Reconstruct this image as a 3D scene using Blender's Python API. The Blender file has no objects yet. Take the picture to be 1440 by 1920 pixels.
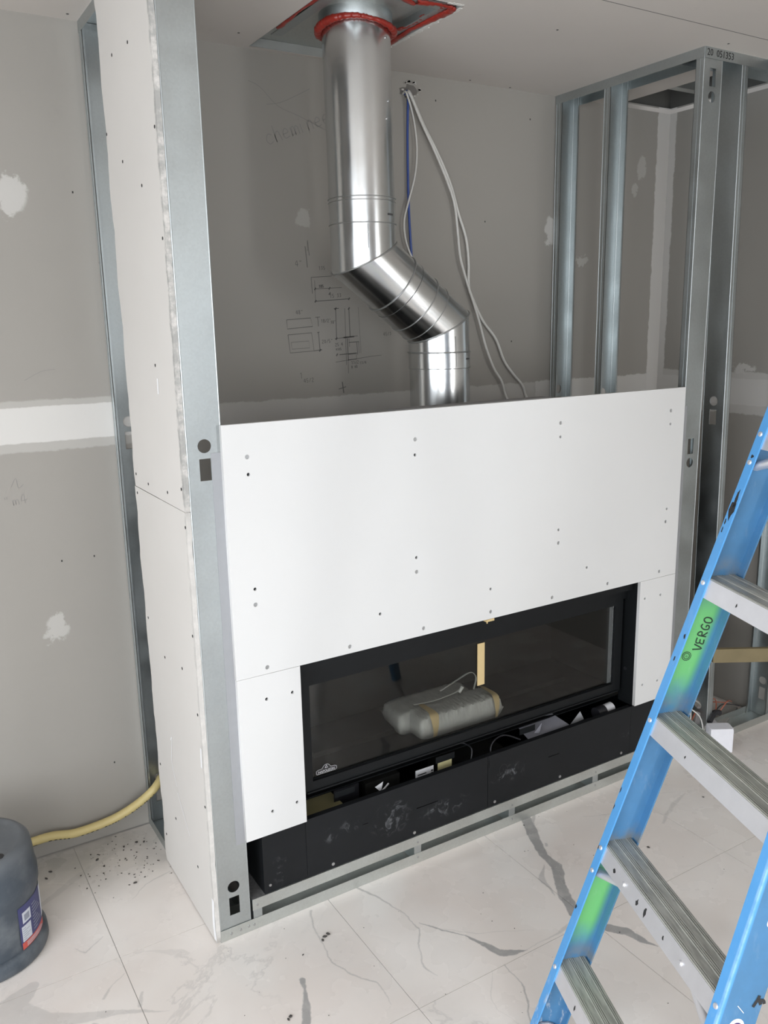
import bpy, bmesh, math, random
from mathutils import Vector, Matrix
random.seed(7)
C = bpy.context.scene.collection
# ------------------------------------------------------------------ camera
CAMPOS = Vector((-0.6635, -2.0320, 1.7104)); YAW, PITCH, ROLL, FPX = 0.5448, 0.2207, -0.0201, 1587.98
fw = Vector((math.sin(YAW)*math.cos(PITCH), math.cos(YAW)*math.cos(PITCH), -math.sin(PITCH)))
rt = fw.cross(Vector((0, 0, 1))).normalized(); up = rt.cross(fw)
r2 = rt*math.cos(ROLL)+up*math.sin(ROLL); u2 = -rt*math.sin(ROLL)+up*math.cos(ROLL)
cam = bpy.data.cameras.new('camera'); co = bpy.data.objects.new('camera', cam); C.objects.link(co)
cam.sensor_fit = 'HORIZONTAL'; cam.sensor_width = 36; cam.lens = FPX*36/1440; cam.clip_start = .02
m = Matrix((r2, u2, -fw)).transposed().to_4x4(); m.translation = CAMPOS; co.matrix_world = m
bpy.context.scene.camera = co
# ------------------------------------------------------------------ world, lights, exposure
H = 2.5705; WR = 1.832; D = 0.7084; XR = 2.50; XL = -2.9; YF = -4.2; SW = .092
w = bpy.data.worlds.new('sky'); bpy.context.scene.world = w; w.use_nodes = True
bg = w.node_tree.nodes['Background']; bg.inputs[0].default_value = (.80, .90, 1.0, 1); bg.inputs[1].default_value = 3.0
def area(name, loc, direction, sx, sy, power, col):
    l = bpy.data.lights.new(name, 'AREA'); l.shape = 'RECTANGLE'; l.size = sx; l.size_y = sy; l.energy = power; l.color = col
    o = bpy.data.objects.new(name, l); C.objects.link(o); o.location = loc
    o.rotation_euler = Vector(direction).to_track_quat('-Z', 'Y').to_euler(); return o
area('daylight_rear_window', (-1.4, YF+.12, 1.35), (0, 1, -.8), 2.0, 2.1, 54, (1.0, .985, .965))
area('daylight_right_window', (2.13, YF+.12, 1.30), (0, 1, -.6), .55, 2.2, 30, (1.0, .985, .965))
area('daylight_side_window', (XL+.12, -2.2, 1.35), (1, .05, -.8), 2.8, 2.1, 70, (.975, .985, 1.0))
vs = bpy.context.scene.view_settings
vs.view_transform = 'Standard'; vs.look = 'None'; vs.exposure = 0.06; vs.gamma = 1; vs.use_curve_mapping = False
cy = bpy.context.scene.cycles
cy.use_denoising = True; cy.max_bounces = 10; cy.diffuse_bounces = 5; cy.glossy_bounces = 5; cy.transmission_bounces = 6; cy.sample_clamp_indirect = 6

# ------------------------------------------------------------------ node helpers
class NT:
    def __init__(s, name, rough=.5, metal=0, spec=.5):
        s.m = bpy.data.materials.new(name); s.m.use_nodes = True; s.t = s.m.node_tree
        s.b = s.t.nodes['Principled BSDF']; s.b.inputs['Roughness'].default_value = rough; s.b.inputs['Metallic'].default_value = metal
        s.b.inputs['Specular IOR Level'].default_value = spec
    def n(s, t, **k):
        x = s.t.nodes.new(t)
        for a, v in k.items(): setattr(x, a, v)
        return x
    def set(s, sock, v):
        if isinstance(v, bpy.types.NodeSocket): s.t.links.new(v, sock)
        elif isinstance(v, (tuple, list)) and sock.type == 'RGBA' and len(v) == 3: sock.default_value = (*v, 1)
        else: sock.default_value = v
    def math(s, op, a, b=0, c=0, clamp=False):
        x = s.n('ShaderNodeMath', operation=op, use_clamp=clamp); s.set(x.inputs[0], a); s.set(x.inputs[1], b); s.set(x.inputs[2], c); return x.outputs[0]
    def vec(s, op, a, b=(0, 0, 0)):
        x = s.n('ShaderNodeVectorMath', operation=op); s.set(x.inputs[0], a); s.set(x.inputs[1], b); return x.outputs[1] if op in ('LENGTH', 'DOT_PRODUCT') else x.outputs[0]
    def pos(s): return s.n('ShaderNodeNewGeometry').outputs['Position']
    def xyz(s, v):
        x = s.n('ShaderNodeSeparateXYZ'); s.set(x.inputs[0], v); return x.outputs
    def comb(s, a, b, c):
        x = s.n('ShaderNodeCombineXYZ'); s.set(x.inputs[0], a); s.set(x.inputs[1], b); s.set(x.inputs[2], c); return x.outputs[0]
    def noise(s, v, scale, detail=3, rough=.5, dist=0, color=False):
        x = s.n('ShaderNodeTexNoise'); s.set(x.inputs['Vector'], v); x.inputs['Scale'].default_value = scale; x.inputs['Detail'].default_value = detail
        x.inputs['Roughness'].default_value = rough; x.inputs['Distortion'].default_value = dist; return x.outputs[1 if color else 0]
    def ramp(s, v, lo, hi, a=0., b=1., smooth=True):
        x = s.n('ShaderNodeMapRange'); x.interpolation_type = 'SMOOTHSTEP' if smooth else 'LINEAR'
        s.set(x.inputs[0], v); s.set(x.inputs[1], lo); s.set(x.inputs[2], hi); s.set(x.inputs[3], a); s.set(x.inputs[4], b); return x.outputs[0]
    def mix(s, f, a, b):
        x = s.n('ShaderNodeMix', data_type='RGBA'); s.set(x.inputs[0], f); s.set(x.inputs[6], a); s.set(x.inputs[7], b); return x.outputs[2]
    def bump(s, h, strength=.2, dist=.002):
        x = s.n('ShaderNodeBump'); x.inputs['Strength'].default_value = strength; x.inputs['Distance'].default_value = dist
        s.set(x.inputs['Height'], h); s.t.links.new(x.outputs[0], s.b.inputs['Normal'])
    def col(s, c): s.set(s.b.inputs['Base Color'], c)
def plain(name, rgb, rough=.6, metal=0, spec=.5, var=.06, scale=40, bump=0):
    t = NT(name, rough, metal, spec); f = t.noise(t.pos(), scale, 4)
    t.col(t.mix(f, tuple(c*(1-var) for c in rgb), tuple(min(1, c*(1+var)) for c in rgb)))
    if bump: t.bump(f, bump)
    return t.m
def galv(name, rgb, rough, var=.12, bumps=.05, spangle=60):
    t = NT(name, rough, 1.0); p = t.pos()
    v = t.n('ShaderNodeTexVoronoi'); t.set(v.inputs['Vector'], p); v.inputs['Scale'].default_value = spangle*3
    f = t.noise(p, 9, 3); g = t.math('ADD', t.math('MULTIPLY', v.outputs['Color'], .35), t.math('MULTIPLY', f, .65))
    t.col(t.mix(g, tuple(c*(1-var) for c in rgb), tuple(min(1, c*(1+var)) for c in rgb)))
    t.set(t.b.inputs['Roughness'], t.ramp(f, .2, .8, rough*.85, rough*1.2)); t.bump(t.noise(p, 14, 2), bumps, .004)
    return t.m
M = {}
M['stud'] = galv('galvanised_steel', (.50, .535, .54), .40, .10, .018)
M['stud_soft'] = galv('galvanised_steel_dull', (.60, .62, .60), .48)
M['pipe'] = galv('galvanised_pipe_steel', (.72, .73, .73), .21, .05, .025, 120)
M['ring'] = plain('pipe_seam_steel', (.36, .365, .36), .35, .8)
M['strap'] = plain('zinc_strap', (.40, .41, .43), .55, .6)
M['dark_seam'] = plain('seam_groove', (.10, .10, .10), .5, .5)
M['board'] = plain('white_cement_board', (.67, .668, .662), .75, 0, .3, .015, 6)
M['sheet'] = None
M['core'] = plain('gypsum_core', (.62, .61, .58), .95, 0, .1, .15, 60, .5)
M['black'] = plain('black_enamel', (.0075, .0085, .0095), .45, 0, .22, .2, 30)
M['black_in'] = plain('firebox_liner', (.012, .012, .011), .6, 0, .2, .25, 8)
M['screw'] = plain('zinc_screw', (.42, .42, .42), .4, .8)
M['screw_dark'] = plain('dark_screw', (.02, .02, .022), .5, .3)
M['alu'] = plain('brushed_aluminium', (.74, .74, .77), .42, .75, .5, .08, 25)
M['blue'] = None
M['red'] = plain('red_firestop_sealant', (.27, .020, .012), .28, 0, .6, .25, 45, .5)
M['white_cable'] = plain('white_cable', (.62, .61, .58), .5)
M['blue_cable'] = plain('blue_cable', (.03, .07, .28), .4)
M['yellow'] = plain('yellow_hose', (.60, .49, .22), .45)
M['ink'] = plain('black_ink', (.02, .02, .02), .7)
M['pencil'] = plain('pencil', (.13, .125, .12), .8)
M['chalk'] = plain('white_scuff', (.85, .85, .86), .9)
M['wood'] = plain('pine_wood', (.21, .17, .095), .7, 0, .3, .2, 20)
M['tan'] = plain('tan_tape', (.62, .47, .24), .55)
M['foam'] = plain('yellow_foam', (.42, .38, .20), .8)
M['white_plastic'] = plain('white_plastic', (.80, .80, .85), .45)
M['black_plastic'] = plain('black_plastic', (.015, .015, .018), .4)
M['copper'] = plain('red_copper_wire', (.35, .10, .06), .4)
M['paper'] = plain('white_paper', (.60, .60, .62), .8)
M['steel_dark'] = galv('dark_steel', (.16, .17, .165), .5)
M['zinc_paint'] = plain('grey_zinc_side', (.30, .31, .30), .6)
M['win'] = plain('white_window_frame', (.75, .75, .75), .4)

# ------------------------------------------------------------------ geometry helpers
def B(): return bmesh.new()
def box(bm, x0, x1, y0, y1, z0, z1, rot=None, piv=None):
    r = bmesh.ops.create_cube(bm, size=1)['verts']
    for v in r: v.co = Vector(((x0+x1)/2+v.co.x*(x1-x0), (y0+y1)/2+v.co.y*(y1-y0), (z0+z1)/2+v.co.z*(z1-z0)))
    if rot: 
        for v in r: v.co = rot @ (v.co-piv) + piv
    return bm
def prism(bm, pts, ex):
    """closed polygon pts (3-D) extruded by vector ex"""
    a = [bm.verts.new(p) for p in pts]; b = [bm.verts.new(Vector(p)+Vector(ex)) for p in pts]; n = len(a)
    bm.faces.new(a); bm.faces.new(b[::-1])
    for i in range(n): bm.faces.new((a[i], b[i], b[(i+1) % n], a[(i+1) % n]))
    return bm
def frame_of(d, ref=Vector((0, 0, 1))):
    d = d.normalized()
    if abs(d.dot(ref)) > .95: ref = Vector((1, 0, 0))
    a = d.cross(ref).normalized(); return a, d.cross(a).normalized()
def spline(pts, k=6):
    P = [Vector(p) for p in pts]; out = []
    for i in range(len(P)-1):
        p0 = P[max(i-1, 0)]; p1 = P[i]; p2 = P[i+1]; p3 = P[min(i+2, len(P)-1)]
        for j in range(k):
            t = j/k; out.append(.5*((2*p1)+(p2-p0)*t+(2*p0-5*p1+4*p2-p3)*t*t+(3*p1-p0-3*p2+p3)*t**3))
    out.append(P[-1]); return out
def tube(bm, pts, r, n=10, k=6, flat=1.0):
    P = spline(pts, k) if k > 1 else [Vector(p) for p in pts]; rings = []; a = None
    for i, p in enumerate(P):
        d = (P[min(i+1, len(P)-1)]-P[max(i-1, 0)])
        if a is None: a, b = frame_of(d)
        else:
            a = (a-d.normalized()*a.dot(d.normalized())).normalized(); b = d.normalized().cross(a)
        rr = r(i/(len(P)-1)) if callable(r) else r
        rings.append([bm.verts.new(p+(a*math.cos(2*math.pi*q/n)+b*math.sin(2*math.pi*q/n)*flat)*rr) for q in range(n)])
    for i in range(len(rings)-1):
        for q in range(n): bm.faces.new((rings[i][q], rings[i][(q+1) % n], rings[i+1][(q+1) % n], rings[i+1][q]))
    bm.faces.new(rings[0][::-1]); bm.faces.new(rings[-1]); return bm
def cyl(bm, p, q, r, n=24, r2_=None):
    p = Vector(p); q = Vector(q); return tube_lin(bm, p, q, r, r2_ if r2_ is not None else r, n)
def tube_lin(bm, p, q, ra, rb, n):
    a, b = frame_of(q-p)
    R = [[bm.verts.new(c+(a*math.cos(2*math.pi*k/n)+b*math.sin(2*math.pi*k/n))*r) for k in range(n)] for c, r in ((p, ra), (q, rb))]
    for k in range(n): bm.faces.new((R[0][k], R[0][(k+1) % n], R[1][(k+1) % n], R[1][k]))
    bm.faces.new(R[0][::-1]); bm.faces.new(R[1]); return bm
def lathe(bm, c, prof, n=48, cap=True):
    R = [[bm.verts.new((c[0]+r*math.cos(2*math.pi*k/n), c[1]+r*math.sin(2*math.pi*k/n), c[2]+z)) for k in range(n)] for r, z in prof]
    for i in range(len(R)-1):
        for k in range(n): bm.faces.new((R[i][k], R[i][(k+1) % n], R[i+1][(k+1) % n], R[i+1][k]))
    if cap: bm.faces.new(R[0][::-1]); bm.faces.new(R[-1])
    return bm
def plate(bm, outline, holes, mat, th):
    """flat plate with real holes: outline/holes are 2-D loops; mat maps (u,v,w)->world; thickness along -w"""
    cu = bpy.data.curves.new('tmp', 'CURVE'); cu.dimensions = '2D'; cu.fill_mode = 'BOTH'; cu.extrude = th/2
    for lp in [outline]+holes:
        s = cu.splines.new('POLY'); s.points.add(len(lp)-1); s.use_cyclic_u = True
        for i, (x, y) in enumerate(lp): s.points[i].co = (x, y, 0, 1)
    o = bpy.data.objects.new('tmp', cu); C.objects.link(o)
    dg = bpy.context.evaluated_depsgraph_get(); me = bpy.data.meshes.new_from_object(o.evaluated_get(dg))
    me.transform(Matrix.Translation((0, 0, -th/2))); me.transform(mat)
    bm.from_mesh(me); bpy.data.objects.remove(o); bpy.data.curves.remove(cu); bpy.data.meshes.remove(me)
    return bm
def circ(x, y, r, n=24): return [(x+r*math.cos(2*math.pi*k/n), y+r*math.sin(2*math.pi*k/n)) for k in range(n)]
def rect(x0, x1, y0, y1): return [(x0, y0), (x1, y0), (x1, y1), (x0, y1)]
def axes(o, u, v):
    u = Vector(u).normalized(); v = Vector(v).normalized(); n = u.cross(v).normalized()
    mm = Matrix((u, v, n)).transposed().to_4x4(); mm.translation = Vector(o); return mm
def wloc(o):
    v = Vector((0, 0, 0))
    while o is not None: v += o.location; o = o.parent
    return v
def obj(name, bm, mat, parent=None, smooth=None, base=None):
    """link bm (in world coordinates) as one mesh object"""
    if isinstance(bm, bpy.types.Mesh): me = bm
    else:
        bmesh.ops.recalc_face_normals(bm, faces=bm.faces[:]); me = bpy.data.meshes.new(name); bm.to_mesh(me); bm.free()
    org = Vector(base) if base is not None else Vector((0, 0, 0))
    off = wloc(parent)+org if parent is not None else org
    if off.length: me.transform(Matrix.Translation(-off))
    for x in (mat if isinstance(mat, list) else [mat]): me.materials.append(x)
    o = bpy.data.objects.new(name, me); C.objects.link(o); o.location = org
    if parent is not None: o.parent = parent; 
    if smooth is not None:
        me.shade_smooth() 
        me.set_sharp_from_angle(angle=math.radians(smooth))
    return o
def tag(o, label, cat, group=None, kind=None):
    o['label'] = label; o['category'] = cat
    if group: o['group'] = group
    if kind: o['kind'] = kind
    return o
def thing(name, loc, label, cat, group=None):
    o = bpy.data.objects.new(name, None); C.objects.link(o); o.location = loc; o.empty_display_size = .05
    return tag(o, label, cat, group)
def struct(o): o['kind'] = 'structure'; return o
def ribbon(bm, pts, wd, nrm, lift=.0003, k=1):
    """thin stroke lying on a surface with normal nrm"""
    P = spline(pts, k) if k > 1 else [Vector(p) for p in pts]; nrm = Vector(nrm).normalized(); prev = None
    for i in range(len(P)):
        d = P[min(i+1, len(P)-1)]-P[max(i-1, 0)]
        if d.length < 1e-7: continue
        s = d.normalized().cross(nrm)*wd/2
        cur = [bm.verts.new(P[i]+s+nrm*lift), bm.verts.new(P[i]-s+nrm*lift)]
        if prev: bm.faces.new((prev[0], cur[0], cur[1], prev[1]))
        prev = cur
    return bm
GLY = {'V': [[(0, 1), (.32, 0), (.62, 1)]], 'E': [[(.6, .95), (.05, .9), (.1, .5), (.5, .55)], [(.1, .5), (.05, .05), (.55, .1)]],
 'R': [[(.1, 0), (.1, 1), (.45, .95), (.5, .65), (.12, .5), (.6, 0)]], 'G': [[(.6, .9), (.3, 1), (.05, .6), (.15, .1), (.5, .1), (.55, .4), (.3, .42)]],
 'O': [[(.3, 1), (.05, .7), (.1, .15), (.35, 0), (.6, .3), (.58, .8), (.3, 1)]],
 'c': [[(.5, .5), (.25, .6), (.05, .3), (.2, .02), (.5, .1)]], 'h': [[(.1, 1), (.1, 0), (.1, .4), (.35, .6), (.45, .3), (.5, 0)]],
 'e': [[(.05, .3), (.45, .35), (.3, .6), (.08, .4), (.15, .05), (.5, .08)]], 'm': [[(.05, .55), (.08, 0), (.12, .5), (.3, .5), (.32, 0), (.4, .5), (.58, .45), (.6, 0)]],
 'i': [[(.2, .55), (.22, 0)], [(.2, .8), (.22, .84)]], 'n': [[(.08, .55), (.1, 0), (.15, .45), (.4, .55), (.45, 0)]],
 '1': [[(.2, .8), (.35, 1), (.35, 0)]], '2': [[(.05, .8), (.3, 1), (.5, .7), (.05, .05), (.55, 0)]], '3': [[(.1, .9), (.45, .95), (.3, .55), (.5, .3), (.1, .05)]],
 '5': [[(.5, 1), (.12, .95), (.1, .55), (.45, .5), (.4, .05), (.05, .08)]], '4': [[(.4, 0), (.4, 1), (.05, .35), (.6, .35)]], '8': [[(.3, .55), (.1, .8), (.3, 1), (.5, .8), (.1, .25), (.3, 0), (.5, .25), (.3, .55)]],
 '/': [[(.1, 0), (.5, 1)]], '"': [[(.2, 1), (.2, .75)], [(.4, 1), (.4, .75)]], '0': [[(.3, 1), (.08, .5), (.3, 0), (.52, .5), (.3, 1)]]}
def write(bm, txt, mat, h, wd, gap=.8, k=4):
    """hand-written strokes: mat maps (u,v) to world, normal = its third axis"""
    nrm = mat.to_3x3() @ Vector((0, 0, 1)); x = 0
    for ch in txt:
        for st in GLY.get(ch, []): ribbon(bm, [mat @ Vector((x+a*h, b*h, 0)) for a, b in st], wd, nrm, .0004, k)
        x += h*gap
    return bm
def text(bm, s, mat, h, ex=.0002, align='CENTER'):
    cu = bpy.data.curves.new('tmp', 'FONT'); cu.body = s; cu.size = h; cu.extrude = ex; cu.align_x = align; cu.resolution_u = 2
    o = bpy.data.objects.new('tmp', cu); C.objects.link(o); dg = bpy.context.evaluated_depsgraph_get()
    me = bpy.data.meshes.new_from_object(o.evaluated_get(dg)); me.transform(mat); bm.from_mesh(me)
    bpy.data.objects.remove(o); bpy.data.curves.remove(cu); bpy.data.meshes.remove(me); return bm

# ------------------------------------------------------------------ wall, ceiling and floor materials
GREY = (.315, .298, .272); MUD = (.60, .585, .56)
def wall_mat(name, plane, bands, blobs, base=GREY):
    """grey drywall paper with flat feathered joint compound: bands (axis, lo, hi, limits), blobs (u, z, ru, rz)"""
    t = NT(name, .8, 0, .25); p = t.pos(); X = t.xyz(p); u = X[0] if plane == 'y' else X[1]; z = X[2]
    big = t.noise(p, 1.6, 4); fine = t.noise(p, 90, 3)
    edge = t.math('MULTIPLY', t.math('SUBTRACT', t.noise(p, 26, 5, .65), .5), .05)
    c = t.mix(big, tuple(v*.93 for v in base), tuple(v*1.06 for v in base)); m_all = None
    for (ax, lo, hi, u0, u1, s, amt) in bands:
        v, o = (z, u) if ax == 'z' else (u, z); vv = t.math('ADD', v, t.math('MULTIPLY', edge, s)); oo = t.math('ADD', o, edge)
        a = t.math('MULTIPLY', t.ramp(vv, lo-.003, lo+.004), t.ramp(vv, hi-.004, hi+.003, 1, 0))
        a = t.math('MULTIPLY', a, t.math('MULTIPLY', t.ramp(oo, u0, u0+.01), t.ramp(oo, u1, u1+.01, 1, 0)))
        a = t.math('MULTIPLY', a, amt); m_all = a if m_all is None else t.math('MAXIMUM', m_all, a)
    for (cu, cz, ru, rz, amt) in blobs:
        q = t.comb(t.math('DIVIDE', t.math('SUBTRACT', t.math('ADD', u, edge), cu), ru), t.math('DIVIDE', t.math('SUBTRACT', t.math('ADD', z, t.math('MULTIPLY', edge, 2.2)), cz), rz), 0)
        a = t.math('MULTIPLY', t.ramp(t.vec('LENGTH', q), .75, 1.05, 1, 0), amt); m_all = a if m_all is None else t.math('MAXIMUM', m_all, a)
    if m_all is not None: c = t.mix(m_all, c, MUD)
    c = t.mix(t.math('MULTIPLY', t.ramp(t.noise(p, 7, 6, .7), .62, .75), .12), c, (.20, .19, .18))
    t.col(c); t.bump(fine, .08, .001); return t.m
M['wall_back'] = wall_mat('grey_drywall_back', 'y',
    [('z', 1.345, 1.50, -4.3, .3, .35, .35), ('z', 1.372, 1.482, -4.3, .3, .2, 1.0), ('z', 1.33, 1.452, .3, 1.75, .4, .45), ('z', 1.36, 1.435, .3, 1.75, .3, .25),
     ('z', 1.33, 1.455, 1.75, 2.5, .5, .7), ('x', 2.425, 2.6, -.1, 2.6, .4, .8)],
    [(-.235, 2.085, .050, .055, .65), (-.232, .775, .040, .050, .45), (1.82, 2.06, .035, .06, .7), (2.34, 2.34, .03, .05, .35), (2.30, 2.25, .02, .03, .35), (.70, 2.06, .03, .04, .3), (2.0, 1.95, .04, .02, .4)])
M['wall_right'] = wall_mat('grey_drywall_right', 'x', [('z', 1.30, 1.475, -6, .7, .5, .6), ('z', 1.335, 1.45, -6, .7, .3, .8), ('y', .672, .75, -.1, 2.7, .4, .8)], [(.25, 1.49, .06, .025, .7), (.05, 1.5, .05, .02, .6)])
M['wall_plain'] = wall_mat('grey_drywall_plain', 'x', [('z', 1.33, 1.48, -6, 1, .5, .8)], [], (.27, .255, .245))
M['ceil'] = wall_mat('ceiling_drywall', 'y', [], [], (.56, .525, .49))
t = NT('ivory_drywall_sheet', .8, 0, .2); p = t.pos(); X = t.xyz(p)
c = t.mix(t.noise(p, 2.5, 4), (.60, .575, .545), (.66, .635, .605))
edge = t.math('MULTIPLY', t.math('SUBTRACT', t.noise(p, 22, 5, .7), .5), .035)
strip = t.math('MULTIPLY', t.ramp(t.math('ADD', X[1], edge), .010, .016, 1, 0), t.ramp(X[2], 1.25, 1.27, .35, 1))
c = t.mix(t.math('MULTIPLY', strip, t.ramp(t.noise(p, 30, 5, .65), .30, .62)), c, (.36, .355, .34))
t.col(c); t.bump(t.noise(p, 60, 3), .1, .001); M['sheet'] = t.m

# marble-look porcelain: traced veins (floor coordinates) + faint procedural veining
def vein_group():
    g = bpy.data.node_groups.new('vein_segment', 'ShaderNodeTree')
    for nm, ty in (('P', 'NodeSocketVector'), ('A', 'NodeSocketVector'), ('B', 'NodeSocketVector'), ('ra', 'NodeSocketFloat'), ('rb', 'NodeSocketFloat'), ('prev', 'NodeSocketFloat'), ('amt', 'NodeSocketFloat')):
        g.interface.new_socket(name=nm, in_out='INPUT', socket_type=ty)
    g.interface.new_socket(name='mask', in_out='OUTPUT', socket_type='NodeSocketFloat')
    I = g.nodes.new('NodeGroupInput').outputs; O = g.nodes.new('NodeGroupOutput')
    def V(op, a, b):
        x = g.nodes.new('ShaderNodeVectorMath'); x.operation = op; g.links.new(a, x.inputs[0])
        if op == 'SCALE': g.links.new(b, x.inputs[3])
        elif b is not None: g.links.new(b, x.inputs[1])
        return x.outputs[1] if op in ('DOT_PRODUCT', 'LENGTH') else x.outputs[0]
    def F(op, a, b, clamp=False):
        x = g.nodes.new('ShaderNodeMath'); x.operation = op; x.use_clamp = clamp
        for i, v in enumerate((a, b)):
            if isinstance(v, (int, float)): x.inputs[i].default_value = v
            else: g.links.new(v, x.inputs[i])
        return x.outputs[0]
    pa = V('SUBTRACT', I['P'], I['A']); ba = V('SUBTRACT', I['B'], I['A'])
    h = F('DIVIDE', V('DOT_PRODUCT', pa, ba), V('DOT_PRODUCT', ba, ba), True)
    d = V('LENGTH', V('SUBTRACT', pa, V('SCALE', ba, h)), None)
    r = F('ADD', F('MULTIPLY', I['rb'], h), F('MULTIPLY', I['ra'], F('SUBTRACT', 1, h)))
    mk = F('MULTIPLY', F('MULTIPLY', F('SUBTRACT', r, d), 260, False), I['amt'])
    mk2 = F('MINIMUM', F('MAXIMUM', mk, 0), I['amt']); g.links.new(F('MAXIMUM', mk2, I['prev']), O.inputs[0]); return g
VG = vein_group()
VEINS = [
 ([(1.085,-.150,.007),(1.078,-.160,.006)], .55), ([(1.06,-.17,.001),(1.10,-.14,.002)], .3),
 ([(1.15,.05,.020),(1.083,-.085,.022),(1.035,-.19,.016),(1.031,-.259,.020),(.987,-.321,.018),(.945,-.389,.020),(.925,-.449,.022),(.935,-.505,.018),(.959,-.549,.017),(.99,-.585,.016),(1.003,-.634,.012),(1.018,-.676,.003)], .95),
 ([(1.11,-.06,.004),(1.14,-.02,.008),(1.20,.03,.003)], .6), ([(1.0,-.23,.003),(.95,-.28,.012),(.93,-.36,.003)], .5),
 ([(.44,.0,.006),(.465,-.061,.005),(.502,-.179,.003),(.5,-.258,.004),(.454,-.332,.003),(.43,-.386,.004),(.444,-.434,.002)], .6),
 ([(.519,-.236,.003),(.544,-.281,.004),(.595,-.351,.004),(.62,-.41,.010),(.638,-.456,.015),(.672,-.478,.012),(.71,-.491,.002)], .9),
 ([(.544,-.281,.003),(.627,-.361,.003),(.774,-.44,.002)], .35),
 ([(.273,-.02,.005),(.252,-.075,.004),(.237,-.162,.003),(.231,-.239,.004),(.244,-.291,.004),(.294,-.371,.004),(.292,-.409,.003),(.287,-.449,.002)], .55),
 ([(.132,-.251,.010),(.120,-.285,.005),(.116,-.295,.006),(.104,-.332,.011),(.06,-.41,.013)], .9),
 ([(.617,-.502,.003),(.616,-.54,.003),(.613,-.588,.004),(.584,-.64,.004),(.52,-.72,.003)], .8),
 ([(.576,-.5,.002),(.514,-.578,.003),(.507,-.617,.002),(.52,-.673,.002)], .4),
 ([(-.023,.398,.003),(-.071,.384,.004),(-.11,.376,.003),(-.161,.325,.002)], .5),
 ([(-.361,.205,.002),(-.34,.172,.004),(-.278,.211,.003)], .5), ([(-.266,.032,.003),(-.30,.012,.003),(-.336,-.027,.006)], .4),
 ([(-.243,-.061,.006),(-.262,-.10,.008)], .35), ([(.87,-.482,.010),(.805,-.489,.004),(.693,-.489,.002)], .35),
 ([(-.487,.118,.02),(-.56,.06,.05),(-.48,-.02,.03),(-.40,-.06,.018),(-.30,-.10,.010),(-.2,-.16,.002)], .35), ([(-.38,-.10,.008),(-.30,-.2,.003)], .5),
 ([(-.15,.60,.01),(-.30,.52,.015),(-.42,.44,.01)], .25), ([(1.3,-.1,.003),(1.4,-.15,.004),(1.6,-.12,.003),(1.75,-.2,.002)], .35), ([(1.5,-.28,.006),(1.62,-.22,.01),(1.72,-.2,.004)], .3),
 ([(1.9,-.35,.004),(2.1,-.3,.006),(2.4,-.25,.003)], .4)]
SEGS = [(p0, p1, amt) for pts, amt in VEINS for p0, p1 in zip(pts, pts[1:])]
TM = {}
def tile_mat(a0, a1, b0, b1):
    """porcelain material carrying the traced veins that cross this tile"""
    sg = tuple(k for k, (p0, p1, amt) in enumerate(SEGS) if max(p0[0], p1[0])+.04 > a0 and min(p0[0], p1[0])-.04 < a1 and max(p0[1], p1[1])+.04 > b0 and min(p0[1], p1[1])-.04 < b1)
    if sg in TM: return TM[sg]
    t = NT('marble_look_porcelain', .22, 0, .5); p = t.pos(); X = t.xyz(p); flat = t.comb(X[0], X[1], 0)
    wob = t.vec('SUBTRACT', t.noise(flat, 16, 4, .6, 0, True), (.5, .5, .5)); Pw = t.vec('ADD', flat, t.vec('MULTIPLY', wob, (.022, .022, 0)))
    prev = 0.0
    for k in sg:
        (x0, y0, ra), (x1, y1, rb), amt = SEGS[k]
        gnode = t.n('ShaderNodeGroup'); gnode.node_tree = VG
        t.set(gnode.inputs['P'], Pw); gnode.inputs['A'].default_value = (x0, y0, 0); gnode.inputs['B'].default_value = (x1, y1, 0)
        gnode.inputs['ra'].default_value = ra; gnode.inputs['rb'].default_value = rb; gnode.inputs['amt'].default_value = amt
        t.set(gnode.inputs['prev'], prev); prev = gnode.outputs[0]
    c = t.mix(t.ramp(t.noise(flat, 2.3, 2, .5, .6), .25, .8), (.83, .79, .755), (.76, .695, .65))
    c = t.mix(t.ramp(t.noise(flat, 3.1, 1), .5, .9), c, (.86, .84, .81))
    oi = t.n('ShaderNodeObjectInfo'); sh = t.vec('ADD', flat, t.vec('MULTIPLY', t.comb(oi.outputs['Random'], oi.outputs['Random'], 0), (9, 5, 0)))
    vn = t.math('ABSOLUTE', t.math('SUBTRACT', t.noise(sh, 2.2, 7, .62, .8), .5))
    c = t.mix(t.math('MULTIPLY', t.ramp(vn, 0, .018, 1, 0), t.math('MULTIPLY', t.ramp(t.noise(sh, 1.7, 2), .5, .7), .30)), c, (.42, .40, .39))
    if sg: c = t.mix(t.math('MULTIPLY', prev, t.ramp(t.noise(flat, 28, 4), .2, .6, .75, 1)), c, (.335, .33, .325))
    c = t.mix(t.math('MULTIPLY', t.ramp(t.noise(flat, 5, 6, .7), .45, .75), .12), c, (.55, .54, .52))
    # floor greyer towards the back wall, left of the side frame
    corner_grey = t.math('MULTIPLY', t.ramp(X[1], .25, .66), t.ramp(X[0], .10, .0)); c = t.mix(t.math('MULTIPLY', corner_grey, t.ramp(t.noise(flat, 4, 5), .35, .7, .35, .8)), c, (.33, .325, .30))
    t.col(c); t.set(t.b.inputs['Roughness'], t.ramp(t.noise(flat, 6, 5), .3, .8, .16, .42)); TM[sg] = t.m; return t.m
M['grout'] = plain('grey_grout', (.40, .385, .37), .9)
M['plenum'] = plain('plenum_dark', (.10, .098, .09), .9)

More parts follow.
